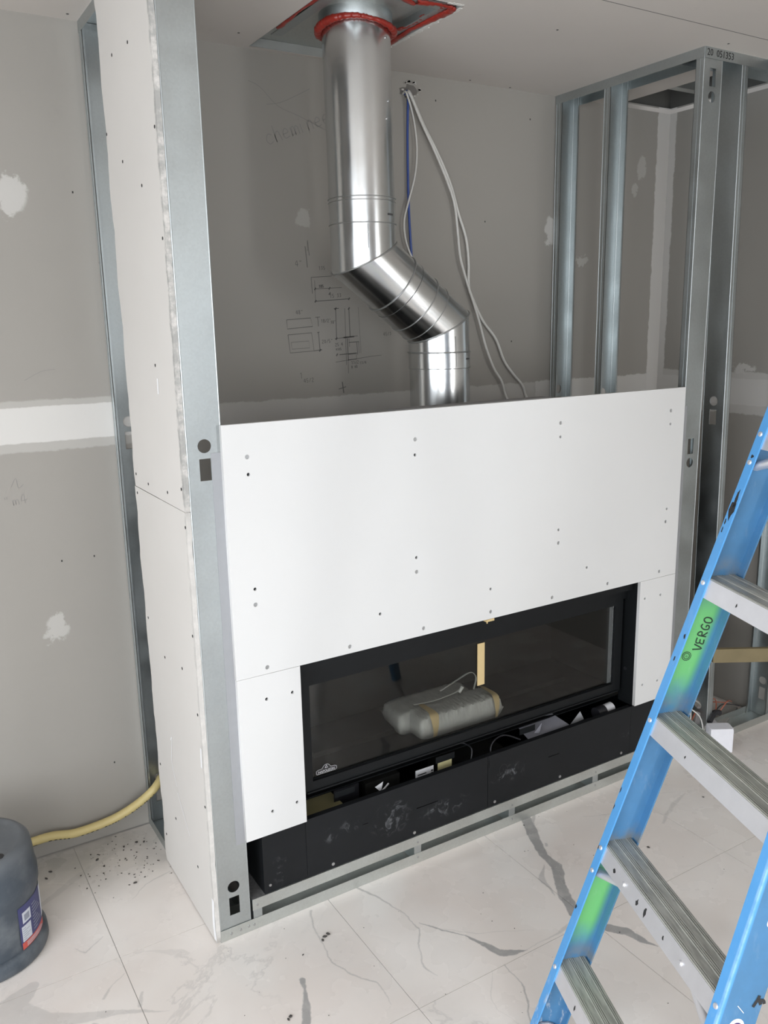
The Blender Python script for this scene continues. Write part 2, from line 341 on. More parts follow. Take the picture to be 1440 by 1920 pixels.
# ------------------------------------------------------------------ room shell
fl = struct(obj('floor', box(B(), XL, XR+.1, YF, D+.1, -.12, -.0016), M['grout']))
cache = {}
gx = [-.26+.6*i for i in range(-6, 6)]; gy = [.1+.6*j for j in range(-9, 3)]
for i in range(len(gx)-1):
    for j in range(len(gy)-1):
        a0, a1 = max(gx[i], XL)+.0010, min(gx[i+1], XR)-.0010; b0, b1 = max(gy[j], YF)+.0010, min(gy[j+1], D)-.0010
        if a1-a0 < .02 or b1-b0 < .02: continue
        tmat = tile_mat(a0, a1, b0, b1); key = (round(a1-a0, 4), round(b1-b0, 4), tmat.name)
        if key not in cache:
            bm = box(B(), 0, a1-a0, 0, b1-b0, -.009, 0); bmesh.ops.bevel(bm, geom=[e for e in bm.edges if all(v.co.z > -.001 for v in e.verts)], offset=.0012, segments=1)
            me = bpy.data.meshes.new('floor_tile'); bm.to_mesh(me); bm.free(); me.materials.append(tmat); cache[key] = me
        o = bpy.data.objects.new('floor_tile', cache[key]); C.objects.link(o); o.location = (a0, b0, random.uniform(-.0003, 0)); o.parent = fl
WT = H+.022
wb = struct(obj('wall_back', box(B(), XL-.1, XR+.1, D, D+.1, 0, WT), M['wall_back']))
wr = struct(obj('wall_right', box(B(), XR, XR+.1, YF-.1, D, 0, WT), M['wall_right']))
struct(obj('wall_left', plate(B(), rect(YF-.1, D, 0, H), [rect(-3.65, -.75, .12, 2.44)], axes((XL, 0, 0), (0, 1, 0), (0, 0, 1)), .12), M['wall_plain']))
struct(obj('wall_front', plate(B(), rect(XL-.1, XR+.1, 0, H), [rect(-2.50, -.30, .12, 2.44), rect(1.83, 2.43, .10, 2.44)], axes((0, YF-.12, 0), (1, 0, 0), (0, 0, 1)), .12), M['wall_plain']))
def window(name, u0, u1, panes, mat, zb=.12):
    bm = B()
    for a, b, c_, d in [(u0, u1, zb, zb+.05), (u0, u1, 2.39, 2.44), (u0, u0+.05, zb, 2.44), (u1-.05, u1, zb, 2.44)]+[(u0+(u1-u0)*k/panes-.03, u0+(u1-u0)*k/panes+.03, zb, 2.44) for k in range(1, panes)]:
        plate(bm, rect(a, b, c_, d), [], mat, .06)
    return struct(obj(name, bm, M['win']))
window('window_1', -3.65, -.75, 2, axes((XL-.02, 0, 0), (0, 1, 0), (0, 0, 1)))
window('window_2', -2.50, -.30, 2, axes((0, YF-.10, 0), (1, 0, 0), (0, 0, 1)))
window('window_3', 1.83, 2.43, 1, axes((0, YF-.10, 0), (1, 0, 0), (0, 0, 1)), .10)
# ceiling board with the chase hole and the open slot by the right wall
HX0, HX1, HY0, HY1 = .520, .915, .085, .690
ce = plate(B(), rect(XL-.1, XR+.1, YF-.1, D+.1), [rect(HX0, HX1, HY0, HY1), rect(2.155, XR-.0005, -.55, D-.0005)], axes((0, 0, H+.016), (1, 0, 0), (0, 1, 0)), .016)
ce = struct(obj('ceiling', ce, M['ceil']))
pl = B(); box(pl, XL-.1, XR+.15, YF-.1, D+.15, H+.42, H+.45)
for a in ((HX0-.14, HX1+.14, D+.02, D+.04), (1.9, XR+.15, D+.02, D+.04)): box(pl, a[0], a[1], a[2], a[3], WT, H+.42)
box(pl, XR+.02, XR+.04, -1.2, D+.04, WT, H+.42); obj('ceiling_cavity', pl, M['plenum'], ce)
for k, y in enumerate((.55, .18, -.2)):
    bm = B(); box(bm, 1.95, XR+.02, y-.02, y+.02, H+.05, H+.052); box(bm, 1.95, XR+.02, y-.02, y-.0185, H+.052, H+.085); box(bm, 1.95, XR+.02, y+.0185, y+.02, H+.052, H+.085)
    obj('furring_channel', bm, M['stud_soft'], ce)
box(bm := B(), 2.33, 2.335, -.5, D, H+.09, H+.13); obj('furring_channel', bm, M['stud_soft'], ce)
# screws and board joints on the ceiling
bm = B()
for x, y in ((1.289, .111), (1.881, .199-.25), (1.584, .690), (.644-.2, .586), (-.037, .66), (1.387, .68), (.40, .30), (-.25, .1), (1.45, -.3)): cyl(bm, (x, y, H-.0006), (x, y, H+.001), .004, 10)
obj('ceiling_screws', bm, M['screw_dark'], ce)
bm = B(); box(bm, 1.0, 2.3, -.137, -.1345, H-.0005, H+.0005); obj('ceiling_joint', bm, M['pencil'], ce)

# ------------------------------------------------------------------ steel studs and tracks
def knock(z, inv=False):
    s = -1 if inv else 1
    return z, z-s*.06
def stud_mesh(L, holes=(.16, 1.414), inv=False, fl_=.033, hole_map=None):
    """web in local XZ plane at y=0 (x 0..SW), flanges towards +y, lips inwards"""
    bm = B(); hs = []
    for z in holes:
        zc = z; zr = z+(.06 if inv else -.06)
        hs += [circ(SW/2, zc, .0175), rect(SW/2-.0155, SW/2+.0145, zr-.028, zr+.028)]
    plate(bm, rect(0, SW, 0, L), hs, axes((0, 0, 0), (1, 0, 0), (0, 0, 1)), .0012)   # normal -y, thickness to +y
    for x0, x1, lx0, lx1 in ((0, .0012, 0, .007), (SW-.0012, SW, SW-.007, SW)):
        box(bm, x0, x1, .0012, fl_, 0, L); box(bm, lx0, lx1, fl_-.0012, fl_, 0, L)
        xm = x0 if x0 == 0 else x1   # stiffening bead in the flange
        box(bm, xm-.0006, xm+.0006, fl_/2-.0015, fl_/2+.0015, .0, L)
    for xs in (.0012, SW-.0012): cyl(bm, (xs, .0014, 0), (xs, .0014, L), .0021, 12)
    return bm
def place(bm, o, xd, yd, tilt=0):
    """local x->xd, y->yd, z up"""
    xd = Vector(xd); yd = Vector(yd); mm = Matrix((xd, yd, Vector((0, 0, 1)))).transposed().to_4x4(); mm.translation = Vector(o)
    if tilt: mm = mm @ Matrix.Rotation(tilt, 4, 'Y')
    bm.transform(mm); return bm
def stud(o, xd, yd, label, L=H-.004, lean=0, **k):
    bm = place(stud_mesh(L, **k), (o[0], o[1], .002), xd, yd)
    for v in bm.verts: v.co.x += lean*v.co.z
    s = obj('metal_stud', bm, M['stud'], base=(o[0], o[1], .002)); tag(s, label, 'stud', 'upright steel studs of the chimney framing'); return s
def track(o, ld, wd_, L, up_, label, hgt=.032, mat='stud', wdt=SW, name='metal_track'):
    """channel: web against floor/ceiling; ld along, wd_ across, up_=+1 floor track, -1 ceiling track"""
    ld = Vector(ld); wd_ = Vector(wd_); o = Vector(o); z = Vector((0, 0, up_)); bm = B(); e = .0012
    w0 = wdt+.0024
    def q(a0, a1, h0, h1):
        pts = [o+wd_*a0+z*h0, o+wd_*a1+z*h0, o+wd_*a1+z*h1, o+wd_*a0+z*h1]; prism(bm, pts, ld*L)
    q(-e, wdt+e, 0, e); q(-e, 0, e, hgt); q(wdt, wdt+e, e, hgt)
    t_ = obj(name, bm, M[mat], base=tuple(o)); tag(t_, label, 'track', 'steel tracks at floor and ceiling'); return t_
E_ = 1e-3
# left side frame
stud((0, 0), (1, 0, 0), (0, 1, 0), 'front corner stud of the left frame, beside the white boards, knockout holes facing the room', holes=(.16, 1.414))
stud((SW, D-.004), (-1, 0, 0), (0, -1, 0), 'dark stud against the back wall left of the drywall-covered column', holes=(.16, 1.414))
stud((SW, .38), (-1, 0, 0), (0, -1, 0), 'middle stud of the left frame hidden behind the drywall side', holes=(.16, 1.414))
track((0, .035, 0), (0, 1, 0), (1, 0, 0), D-.037, 1, 'floor track of the left frame running back to the wall by the yellow hose')
track((0, .035, H), (0, 1, 0), (1, 0, 0), D-.037, -1, 'ceiling track of the left frame at the top left')
# right side frame
stud((WR, 0), (1, 0, 0), (0, 1, 0), 'wide corner stud right of the white board with a slot near the ceiling', holes=(1.185, 2.419), inv=True)
stud((WR+SW, D-.006), (-1, 0, 0), (0, -1, 0), 'bright stud of the right frame nearest the back wall', holes=(.16, 1.414))
stud((WR+SW, .445), (-1, 0, 0), (0, -1, 0), 'bright stud of the right frame, second from the back wall', holes=(.16, 1.414))
stud((2.078, SW), (0, -1, 0), (1, 0, 0), 'stud with a bright front edge, the first right of the corner stud', holes=(.16, 1.395), lean=-.0202)
stud((XR-.002, 0), (0, 1, 0), (-1, 0, 0), 'stud against the right wall behind the ladder and the wooden batten', holes=(.16, 1.414))
track((WR, .0, H), (0, 1, 0), (1, 0, 0), D-.002, -1, 'scuffed ceiling track of the right frame running back to the wall')
track((WR, .035, 0), (0, 1, 0), (1, 0, 0), D-.037, 1, 'floor track of the right frame hidden by the fireplace')
ft = track((WR+.002, -.0014, H), (1, 0, 0), (0, 1, 0), .52, -1, 'front ceiling track at top right with printed black digits', hgt=.034, wdt=SW+.0026)
bm = text(B(), '20  051353', axes((WR+.008, -.0030, H-.026), (1, 0, 0), (0, 0, 1)), .030, .0002, 'LEFT'); obj('printed_number', bm, M['ink'], ft)
track((1.836, -.0014, 0), (1, 0, 0), (0, 1, 0), XR-1.838, 1, 'dusty floor track at the front of the right frame', mat='stud_soft', wdt=SW+.0026)
# drywall side of the left frame: two sheets with ragged rear edges
def sheet(z0, z1, yb, label):
    n = 46; pts = [(.0005, z0), ]
    back = [(yb+random.uniform(-.004, .004)+.004*math.sin(k*.7), z0+(z1-z0)*k/n) for k in range(n+1)]
    front = [(random.uniform(-.0015, .0015) + (.004*random.random() if random.random() < .3 else 0), z1-(z1-z0)*k/n) for k in range(n+1)]
    o = plate(B(), back+front, [], axes((-.0012, 0, 0), (0, 1, 0), (0, 0, 1)), .0127)
    s = obj('drywall_sheet', o, M['sheet'], base=(-.014, 0, z0)); return tag(s, label, 'drywall', 'drywall sheets on the left frame')
s_up = sheet(1.2535, H-.003, .452, 'ivory drywall sheet covering the upper left side of the frame')
s_lo = sheet(.004, 1.2515, .462, 'ivory drywall sheet covering the lower left side, reaching the floor')
for y, z in [(.183,2.377),(.328,2.385),(.021,2.158),(.441,2.218),(.308,2.128),(.156,2.049),(.022,1.913),(.435,1.291),(.315,1.279),(.02,1.31),(.139,1.283),(.438,1.234),(.01,1.213),(.435,.847),(.016,.92),(.29,.768),(.129,.79),(.022,.695),(.44,.356),(.016,.424),(.313,.231),(.437,.109),(.124,.175),(.161,1.613)]:
    obj('screw', cyl(B(), (-.0146, y, z), (-.0135, y, z), .0042, 10), M['screw_dark'], s_up if z > 1.2525 else s_lo)
for pts, wd in (([(.30, .50), (.285, .515), (.30, .46), (.305, .42), (.27, .36)], .004), ([(.27, .34), (.22, .29), (.18, .245)], .004), ([(.15, 1.58), (.152, 1.54)], .010), ([(.015, .60), (.02, .54)], .010), ([(.006, .14), (.012, .06), (.006, .01)], .018)):
    obj('scuff_mark', ribbon(B(), [(-.0142, a, b) for a, b in pts], wd, (-1, 0, 0), .0004, 4), M['chalk'], s_up if pts[0][1] > 1.25 else s_lo)

# ------------------------------------------------------------------ cement boards over the fireplace
T = .0125
def board(name, u0, u1, z0, z1, grey, black, label, r=.0062):
    hs = [circ(x, z, r, 14) for x, z in grey]+[circ(x, z, .0048, 12) for x, z in black]
    bm = plate(B(), rect(u0, u1, z0, z1), hs, axes((0, -T-.0012, 0), (1, 0, 0), (0, 0, 1)), T)
    o = obj(name, bm, M['board'], base=(u0, -T-.0012, z0)); tag(o, label, 'board', 'white boards around the fireplace')
    for x, z in grey: obj('screw', cyl(B(), (x, -T+.0016, z), (x, -T+.006, z), r*.98, 14, .003), M['screw'], o, 30)
    for x, z in black: obj('screw', cyl(B(), (x, -T+.005, z), (x, -T+.008, z), .0046, 12), M['screw_dark'], o)
    return o
bd = board('cement_board', .087, 1.8175, .7795, 1.4650,
  [(.153,1.38),(.669,1.38),(1.228,1.384),(1.746,1.387),(1.75,.986),(1.232,.986),(1.73,.802),(1.468,.803),(.669,.984),(.154,.982),(.95,.803),(1.21,.801),(.692,.802),(.436,.8),(.178,.798)],
  [(.154,1.334),(.668,1.335),(1.229,1.339),(1.747,1.34),(1.752,1.033),(1.231,1.031),(1.365,.879),(.669,1.028),(.155,1.025),(.949,.879),(.54,.878)], 'large white board across the front above the fireplace opening')
board('cement_board', .088, .2755, .2935, .7785, [], [(.171,.706),(.249,.706),(.248,.366),(.171,.363)], 'narrow white board left of the black fireplace opening')
board('cement_board', 1.6345, 1.8175, .295, .7785, [], [(1.661,.711),(1.743,.71),(1.67,.372),(1.751,.369)], 'narrow white board right of the black fireplace opening, partly behind the ladder')
tag(obj('metal_strap', box(B(), .0615, .118, -.0012, -.0002, .287, 1.3965), M['strap'], base=(.06, 0, .287)), 'flat grey metal strap left of the white boards', 'strap', 'straps behind the boards')
tag(obj('metal_strap', box(B(), 1.79, 1.846, -.0012, -.0002, .287, 1.3965), M['strap'], base=(1.79, 0, .287)), 'flat grey metal strap at the right edge of the white boards', 'strap', 'straps behind the boards')
tag(obj('backing_strip', box(B(), .615, 1.20, .002, .047, 1.36, 1.467), plain('grey_backer', (.20, .195, .19), .8), base=(.615, 0, 1.36)), 'dark grey backing strip peeking above the white board in front of the vent pipe', 'backing')

# ------------------------------------------------------------------ steel base frame
bf = thing('base_frame', (.0, 0, 0), 'low galvanised steel platform under the black fireplace', 'frame')
def chan(x0, x1, z0, z1, y0, wdt=.085, open_up=True):
    bm = B(); e = .0014; box(bm, x0, x1, y0, y0+e, z0, z1); box(bm, x0, x1, y0+wdt, y0+wdt+e, z0, z1)
    if open_up: box(bm, x0, x1, y0+e, y0+wdt, z0, z0+e)
    else: box(bm, x0, x1, y0+e, y0+wdt, z1-e, z1)
    return bm
obj('lower_track', chan(-.002, 1.834, .0005, .036, -.0026), M['stud_soft'], bf); obj('upper_track', chan(.098, 1.825, .063, .098, -.0028, .088, False), M['stud_soft'], bf)
obj('lower_track', chan(.098, 1.825, .0005, .036, .40), M['stud_soft'], bf); obj('upper_track', chan(.098, 1.825, .063, .098, .40, .088, False), M['stud_soft'], bf)
for x in (.100, .655, 1.046, 1.443, 1.79):
    bm = B(); box(bm, x, x+.027, -.0010, .0002, .01, .09); box(bm, x, x+.0014, .0002, .085, .01, .09); box(bm, x, x+.027, .085, .0864, .01, .09); obj('post', bm, M['stud'], bf)
for x in (.105, .66, 1.05, 1.79): obj('cross_rail', box(box(B(), x, x+.0014, .09, .40, .063, .096), x, x+.03, .09, .40, .063, .0645), M['stud'], bf)
bm = B()
for x, z in ((.058, .018), (.083, .019), (.10, .0175), (.113, .078), (.668, .076), (.668, .022), (1.059, .076), (1.059, .022), (1.456, .076), (1.456, .022), (.03, .0175)): obj('screw', cyl(B(), (x, -.0048, z), (x, -.0025, z), .0036, 10), M['screw'], bf)
obj('dust', box(B(), .098, .142, -.002, .40, .098, .0986), plain('grey_dust', (.12, .12, .12), 1, 0, 0, .5, 120), bf)

# ------------------------------------------------------------------ fireplace
fp = thing('fireplace', (.96, .25, .0985), 'black linear gas fireplace with a wide glass front set low in the white boards', 'fireplace')
Z0 = .0988
def fb(name, mat='black', parent=fp, *bs, smooth=None):
    bm = B()
    for b in bs: box(bm, *b)
    return obj(name, bm, M[mat], parent, smooth)
tm = NT('black_panel_with_handprints', .45, 0, .22); pp = tm.pos(); XX = tm.xyz(pp)
def blob(cx, cz, rx, rz):
    q = tm.comb(tm.math('DIVIDE', tm.math('SUBTRACT', XX[0], cx), rx), tm.math('DIVIDE', tm.math('SUBTRACT', XX[2], cz), rz), 0); return tm.ramp(tm.vec('LENGTH', q), .2, 1, 1, 0)
mk = 0
for a in ((.574, .19, .09, .07), (.60, .215, .03, .05), (.43, .22, .05, .03), (.36, .21, .03, .03), (.19, .16, .03, .06), (1.62, .19, .035, .03), (.78, .16, .12, .04), (1.05, .2, .1, .04)): mk = tm.math('MAXIMUM', mk, blob(*a))
smear = tm.math('MULTIPLY', mk, tm.ramp(tm.noise(pp, 28, 4, .6, 1.6), .50, .80)); spk = tm.ramp(tm.noise(pp, 160, 2), .78, .84)
cc = tm.mix(tm.noise(pp, 12, 3), (.007, .008, .009), (.012, .013, .015)); cc = tm.mix(tm.math('MULTIPLY', smear, .50), cc, (.30, .31, .33)); tm.col(tm.mix(tm.math('MULTIPLY', spk, .5), cc, (.3, .3, .3)))
M['panel'] = tm.m
def panel_slot(name, x0, x1, slots):
    bm = plate(B(), rect(x0, x1, Z0, .2885), [s for s in slots], axes((0, .0012, 0), (1, 0, 0), (0, 0, 1)), .002)
    box(bm, x0, x1, .0032, .020, .2865, .2885); return obj(name, bm, M['panel'], fp)
lp1 = panel_slot('lower_panel', .2775, .9540, [rect(.668, .752, .192, .195), rect(.47, .49, .205, .207)])
lp2 = panel_slot('lower_panel', .9555, 1.6330, [rect(1.225, 1.275, .203, .2055), rect(.959, .961, .245, .285)])
for lp, xs in ((lp1, (.363, .658)), (lp2, (.985, 1.281, 1.589))):
    for x in xs: obj('screw', cyl(B(), (x, -.0008, .112), (x, .0012, .112), .0052, 12), M['screw'], lp, 30)
bm = B(); ribbon(bm, [(1.022+.017*math.cos(a*.4), .0012, .22+.02*math.sin(a*.4)) for a in range(17)], .0012, (0, -1, 0)); obj('knockout_ring', bm, M['black_plastic'], lp2)
fb('end_bracket', 'panel', fp, (.139, .2765, .0012, .0032, Z0, .2885), (.139, .1410, .0032, .30, Z0, .2885))
fb('end_bracket', 'panel', fp, (1.634, 1.790, .0012, .0032, Z0, .2885), (1.788, 1.790, .0032, .30, Z0, .2885))
obj('screw', cyl(B(), (.157, -.0008, .122), (.157, .0012, .122), .004, 12), M['screw'], fp)
# chassis around and behind the opening
fb('chassis', 'black', fp, (.139, 1.79, .44, .445, Z0, 1.02), (.139, .144, .30, .44, Z0, 1.02), (1.785, 1.79, .30, .44, Z0, 1.02), (.139, 1.79, .055, .44, 1.015, 1.02),
   (.139, 1.79, .10, .44, .2885, .2925) , (.145, 1.785, .02, .44, Z0, Z0+.003))
fb('opening_surround', 'black', fp, (.20, .2795, .004, .009, .2885, .80), (1.6405, 1.75, .004, .009, .2885, .80), (.2775, .2795, .009, .075, .2885, .77), (1.6405, 1.6425, .009, .075, .2885, .77), (.20, 1.75, .020, .024, .742, .80), (.2795, 1.6405, .024, .05, .742, .745), (.2795, 1.6405, .05, .054, .70, .745),
   (.144, .2, .055, .06, .2885, 1.015), (1.75, 1.785, .055, .06, .2885, 1.015), (.2, 1.75, .055, .06, .80, 1.015))
fb('door_frame', 'black', fp, (.296, 1.622, .052, .062, .680, .708), (.296, 1.622, .052, .062, .338, .372), (.296, .332, .052, .062, .372, .680), (1.583, 1.622, .052, .062, .372, .680), (.296, 1.622, .0635, .070, .366, .3745), 
   (.31, 1.61, .047, .052, .338, .343))
obj('bolt', cyl(B(), (1.6405, .045, .425), (1.637, .045, .425), .006, 10), M['black_plastic'], fp)
tg = NT('firebox_glass', .02, 0, .5); tg.b.inputs['Transmission Weight'].default_value = 1; tg.b.inputs['IOR'].default_value = 1.32; tg.col((.78, .79, .77)); M['glass'] = tg.m
gl = fb('glass_front', 'glass', fp, (.331, 1.5835, .0625, .0665, .3715, .6805))
fb('firebox_liner', 'black_in', fp, (.300, 1.615, .070, .43, .340, .345), (.300, 1.615, .42, .43, .345, .90), (.295, .300, .070, .43, .340, .90), (1.615, 1.62, .070, .43, .340, .90), (.295, 1.62, .070, .43, .90, .905), (.3, 1.615, .0705, .0725, .712, .90))
fb('glass_seal', 'strap', fp, (1.568, 1.5830, .0670, .0685, .372, .680))
fb('burner_tray', 'black_in', fp, (.42, 1.50, .22, .36, .345, .362))
obj('air_tube', tube(B(), [(.80, .30, .90), (.80, .29, .72), (.80, .27, .64)], .022, 14, 4), M['black'], fp, 40)
# maker's badge in the lower left corner of the glass
bgm = axes((.383, .0620, .3925), (1, 0, 0), (0, 0, 1))
out = [(-.036, -.006), (-.034, -.010), (.034, -.010), (.037, -.005), (.036, .002), (.030, .005), (.016, .006), (.010, .014), (.004, .018), (-.004, .018), (-.010, .014), (-.016, .006), (-.030, .005), (-.036, .002)]
bd2 = obj('badge', plate(B(), out, [], bgm, .0006), M['black_plastic'], gl)
bm = B(); ribbon(bm, [bgm @ Vector((x*.95, y*.93+.0002, .0004)) for x, y in out+[out[0]]], .0011, (0, -1, 0)); text(bm, 'NAPOLEON', bgm @ Matrix.Translation((0, -.0070, .0005)), .0105)
ribbon(bm, [bgm @ Vector(v) for v in ((-.004, .006, .0005), (0, .015, .0005), (.004, .006, .0005), (-.004, .006, .0005))], .002, (0, -1, 0)); obj('badge_lettering', bm, M['paper'], gl)
# valve compartment contents
fb('rating_plate', 'paper', fp, (.705, .775, .06, .062, .185, .285))
bm = text(B(), 'HEUREUSE', axes((.758, .0585, .262), (0, 0, -1), (1, 0, 0)), .011, .0002); text(bm, '...........', axes((.73, .0585, .27), (0, 0, -1), (1, 0, 0)), .013, .0002); 
bm.free(); bm = B()
for k in range(7): box(bm, .712, .712+.02+.035*((k*37) % 5)/5, .0592, .0600, .20+.011*k, .2035+.011*k)
for k in range(9): box(bm, .765, .772, .0592, .0600, .195+.009*k, .200+.009*k)
obj('plate_print', bm, M['ink'], fp)
fb('yellow_tag', 'foam', fp, (.790, .845, .055, .058, .200, .292))
fb('hinge_clip', 'black', fp, (.775, .85, .046, .0475, .296, .318)); fb('hinge_clip', 'black', fp, (.40, .47, .046, .0475, .296, .316)); fb('hinge_clip', 'black', fp, (1.13, 1.20, .046, .0475, .296, .318))
fb('insulation_pad', 'foam', fp, (.31, .45, .09, .17, .225, .24)); fb('insulation_pad', 'foam', fp, (.36, .44, .03, .08, .22, .235))
bm = B()
for k in range(3): box(bm, .445+.022*k, .457+.022*k, .108, .110, .262, .270)
box(bm, .43, .52, .110, .112, .22, .28); obj('terminal_block', bm, M['black_plastic'], fp)
obj('control_wire', tube(B(), [(.50, .02, .25), (.53, .05, .262), (.56, .04, .27), (.60, .06, .275)], .0028, 6), M['paper'], fp)
obj('control_wire', tube(B(), [(.985, .02, .24), (1.0, .04, .30), (1.06, .05, .315), (1.12, .03, .29)], .0028, 6), M['black_plastic'], fp)
obj('control_wire', tube(B(), [(.90, .03, .25), (.925, .05, .30), (.92, .08, .31), (.90, .09, .315)], .0026, 6), M['black_plastic'], fp)
fb('valve_box', 'black_in', fp, (.55, .68, .12, .25, .15, .26)); fb('valve_box', 'black_in', fp, (.88, 1.10, .10, .25, .15, .24))
bm = B(); prism(bm, [(.545, .05, .285), (.575, .05, .295), (.566, .05, .262)], (0, .0006, 0)); obj('paper_scrap', bm, M['paper'], fp)
bm = B(); prism(bm, [(1.17, .03, .262), (1.36, .03, .272), (1.34, .12, .295), (1.18, .12, .285)], (0, 0, .0008)); prism(bm, [(1.20, .05, .283), (1.235, .05, .312), (1.225, .05, .275)], (0, .001, 0)); obj('manual_sheet', bm, plain('grey_paper', (.22, .22, .25), .8), fp)
bm = B(); prism(bm, [(1.37, .05, .265), (1.43, .06, .30), (1.44, .05, .27)], (0, .001, 0)); obj('manual_sheet', bm, M['strap'], fp)
obj('gas_fitting', cyl(B(), (1.55, .06, .270), (1.59, .06, .273), .022, 18), M['paper'], fp, 40)
obj('gas_fitting', cyl(B(), (1.51, .06, .268), (1.55, .06, .270), .024, 18), M['black_plastic'], fp, 40)
tag(obj('tape_strip', box(B(), .955, .984, .0595, .0615, .52, .668), M['tan'], base=(.955, .06, .52)), 'tan tape strip hanging down inside the top of the glass front', 'tape')
tag(obj('metal_clip', box(box(B(), .934, .966, -.012, .004, .7700, .7775), .934, .938, -.014, -.012, .766, .7775), M['tan'], base=(.93, 0, .77)), 'small tan clip on the top edge of the fireplace opening', 'clip')
# wrapped parcel lying in the firebox
PX0, PX1, PY0, PY1, PZ = .70, 1.11, .10, .30, .3455
pk = thing('wrapped_parcel', (.90, .18, PZ), 'grey bubble-wrapped parcel with yellow tape lying behind the fireplace glass', 'parcel')
def pillow(x0, x1, y0, y1, z0, z1, nx, ny, wr, seed, skew=0):
    rnd = random.Random(seed); bm = B(); G = {}
    for s in (0, 1):
        for i in range(nx+1):
            for j in range(ny+1):
                a, b = i/nx*2-1, j/ny*2-1; f = (max(0, 1-abs(a)**10)*max(0, 1-abs(b)**6))**.30
                z = (z0+z1)/2+(z1-z0)/2*f*(1 if s else -1)
                edge = i in (0, nx) or j in (0, ny)
                if s == 1 and not edge: z += wr*math.sin(i*2.6+j*.6)*.5*f*(1 if b < 0 else .3)+rnd.uniform(-wr, wr)*.35
                x = x0+(x1-x0)*(a*.5+.5)+skew*(b*.5+.5); y = y0+(y1-y0)*(b*.5+.5)
                if edge and s == 1: G[1, i, j] = G[0, i, j]; continue
                G[s, i, j] = bm.verts.new((x, y, max(z, z0)))
    for s in (0, 1):
        for i in range(nx):
            for j in range(ny):
                f = [G[s, i, j], G[s, i+1, j], G[s, i+1, j+1], G[s, i, j+1]]
                try: bm.faces.new(f if s else f[::-1])
                except ValueError: pass
    return bm
tb = NT('bubble_wrap', .35, 0, .5); pb = tb.pos(); tb.col(tb.mix(tb.noise(pb, 30, 4), (.38, .38, .355), (.62, .61, .575))); tb.bump(tb.noise(tb.vec('MULTIPLY', pb, (1, .15, .3)), 120, 3), .5, .003); M['wrap'] = tb.m
obj('wrapped_block', pillow(.755, 1.105, .105, .225, PZ, PZ+.085, 44, 12, .006, 3), M['wrap'], pk, 60)
obj('wrapped_block', pillow(.712, 1.05, .17, .32, PZ, PZ+.082, 40, 12, .004, 5, .02), M['wrap'], pk, 60)
for x in (.815, 1.075):
    bm = B(); ribbon(bm, [(x+.004, .222, PZ+.070), (x+.003, .205, PZ+.089), (x, .165, PZ+.0925), (x, .125, PZ+.091), (x-.002, .107, PZ+.078), (x-.002, .1015, PZ+.045), (x, .108, PZ+.010)], .034 if x < 1 else .026, (0, -.7, .7), .001, 4); obj('tape_band', bm, M['tan'], pk, 60)
bm = B(); tube(bm, [(.79, .20, PZ+.096), (.86, .18, PZ+.100), (.94, .18, PZ+.106), (.97, .185, PZ+.110)], .0042, 6, 5, .35); cyl(bm, (.97, .185, PZ+.100), (.985, .185, PZ+.118), .006, 8)
tube(bm, [(1.045, .20, PZ+.088), (1.055, .20, PZ+.13), (1.03, .20, PZ+.155), (.97, .20, PZ+.14), (.90, .20, PZ+.118)], .0045, 6, 6, .35); obj('zip_tie', bm, M['white_cable'], pk, 50)

# ------------------------------------------------------------------ vent pipe
PR = .1025; PY = .365; XT, XB = .724, 1.026
top = Vector((XT, PY, H+.05)); m1 = Vector((XT+.010, PY, 1.908)); m2 = Vector((1.018, PY, 1.692)); bot = Vector((XB, PY, 1.02))
vp = thing('vent_pipe', (XB, PY, 1.02), 'shiny galvanised round vent pipe with two elbows rising from the fireplace to the ceiling', 'pipe')
dg_ = (m2-m1).normalized()
def sect(name, p, q, r, n0=None, n1=None, n=64, seam=None, mat='pipe'):
    """round pipe from p to q whose ends are cut by planes with normals n0/n1"""
    d = (q-p).normalized(); a, b = frame_of(d, Vector((0, 1, 0))); bm = B(); R = []
    for c_, nn in ((p, n0 or d), (q, n1 or d)):
        ring = []
        for k in range(n):
            o = (a*math.cos(2*math.pi*k/n)+b*math.sin(2*math.pi*k/n))*r; tt = -o.dot(nn)/d.dot(nn); ring.append(bm.verts.new(c_+o+d*tt))
        R.append(ring)
    for k in range(n): bm.faces.new((R[0][k], R[0][(k+1) % n], R[1][(k+1) % n], R[1][k]))
    return obj(name, bm, M[mat], vp, 60)
def ringb(c_, nn, d, r, wd, parent, mat='ring', n=64):
    """raised bead around the pipe in a plane with normal nn"""
    a, b = frame_of(d, Vector((0, 1, 0))); pts = []
    for k in range(n+1):
        o = (a*math.cos(2*math.pi*k/n)+b*math.sin(2*math.pi*k/n))*r; pts.append(c_+o+d*(-o.dot(nn)/d.dot(nn)))
    bm = B(); tube(bm, pts, wd, 8, 1); return obj('seam_ring', bm, M[mat], parent, 60)
DN = Vector((0, 0, -1)); bis1 = (DN+dg_).normalized(); bis2 = (dg_+DN).normalized()
zc = lambda z: Vector((XT+(1.0-(z-1.908)/.66)*.010, PY, z))
s1 = sect('upper_pipe', top, zc(2.08), PR)
s2 = sect('pipe_collar', zc(2.08), zc(2.005), PR+.0016)
ringb(zc(2.08), DN, DN, PR+.0018, .0016, s2); ringb(zc(2.070), DN, DN, PR+.0018, .0012, s2); ringb(zc(2.005), DN, DN, PR+.0016, .0016, s2)
s3 = sect('elbow_section', zc(2.005), m1, PR+.0008, None, bis1); ringb(m1, bis1, DN, PR+.002, .0024, s3); 
L_ = (m2-m1).length; q1 = m1+dg_*L_*.36; q2 = m1+dg_*L_*.66; q1b = m1+dg_*L_*.46; q2b = m1+dg_*L_*.80
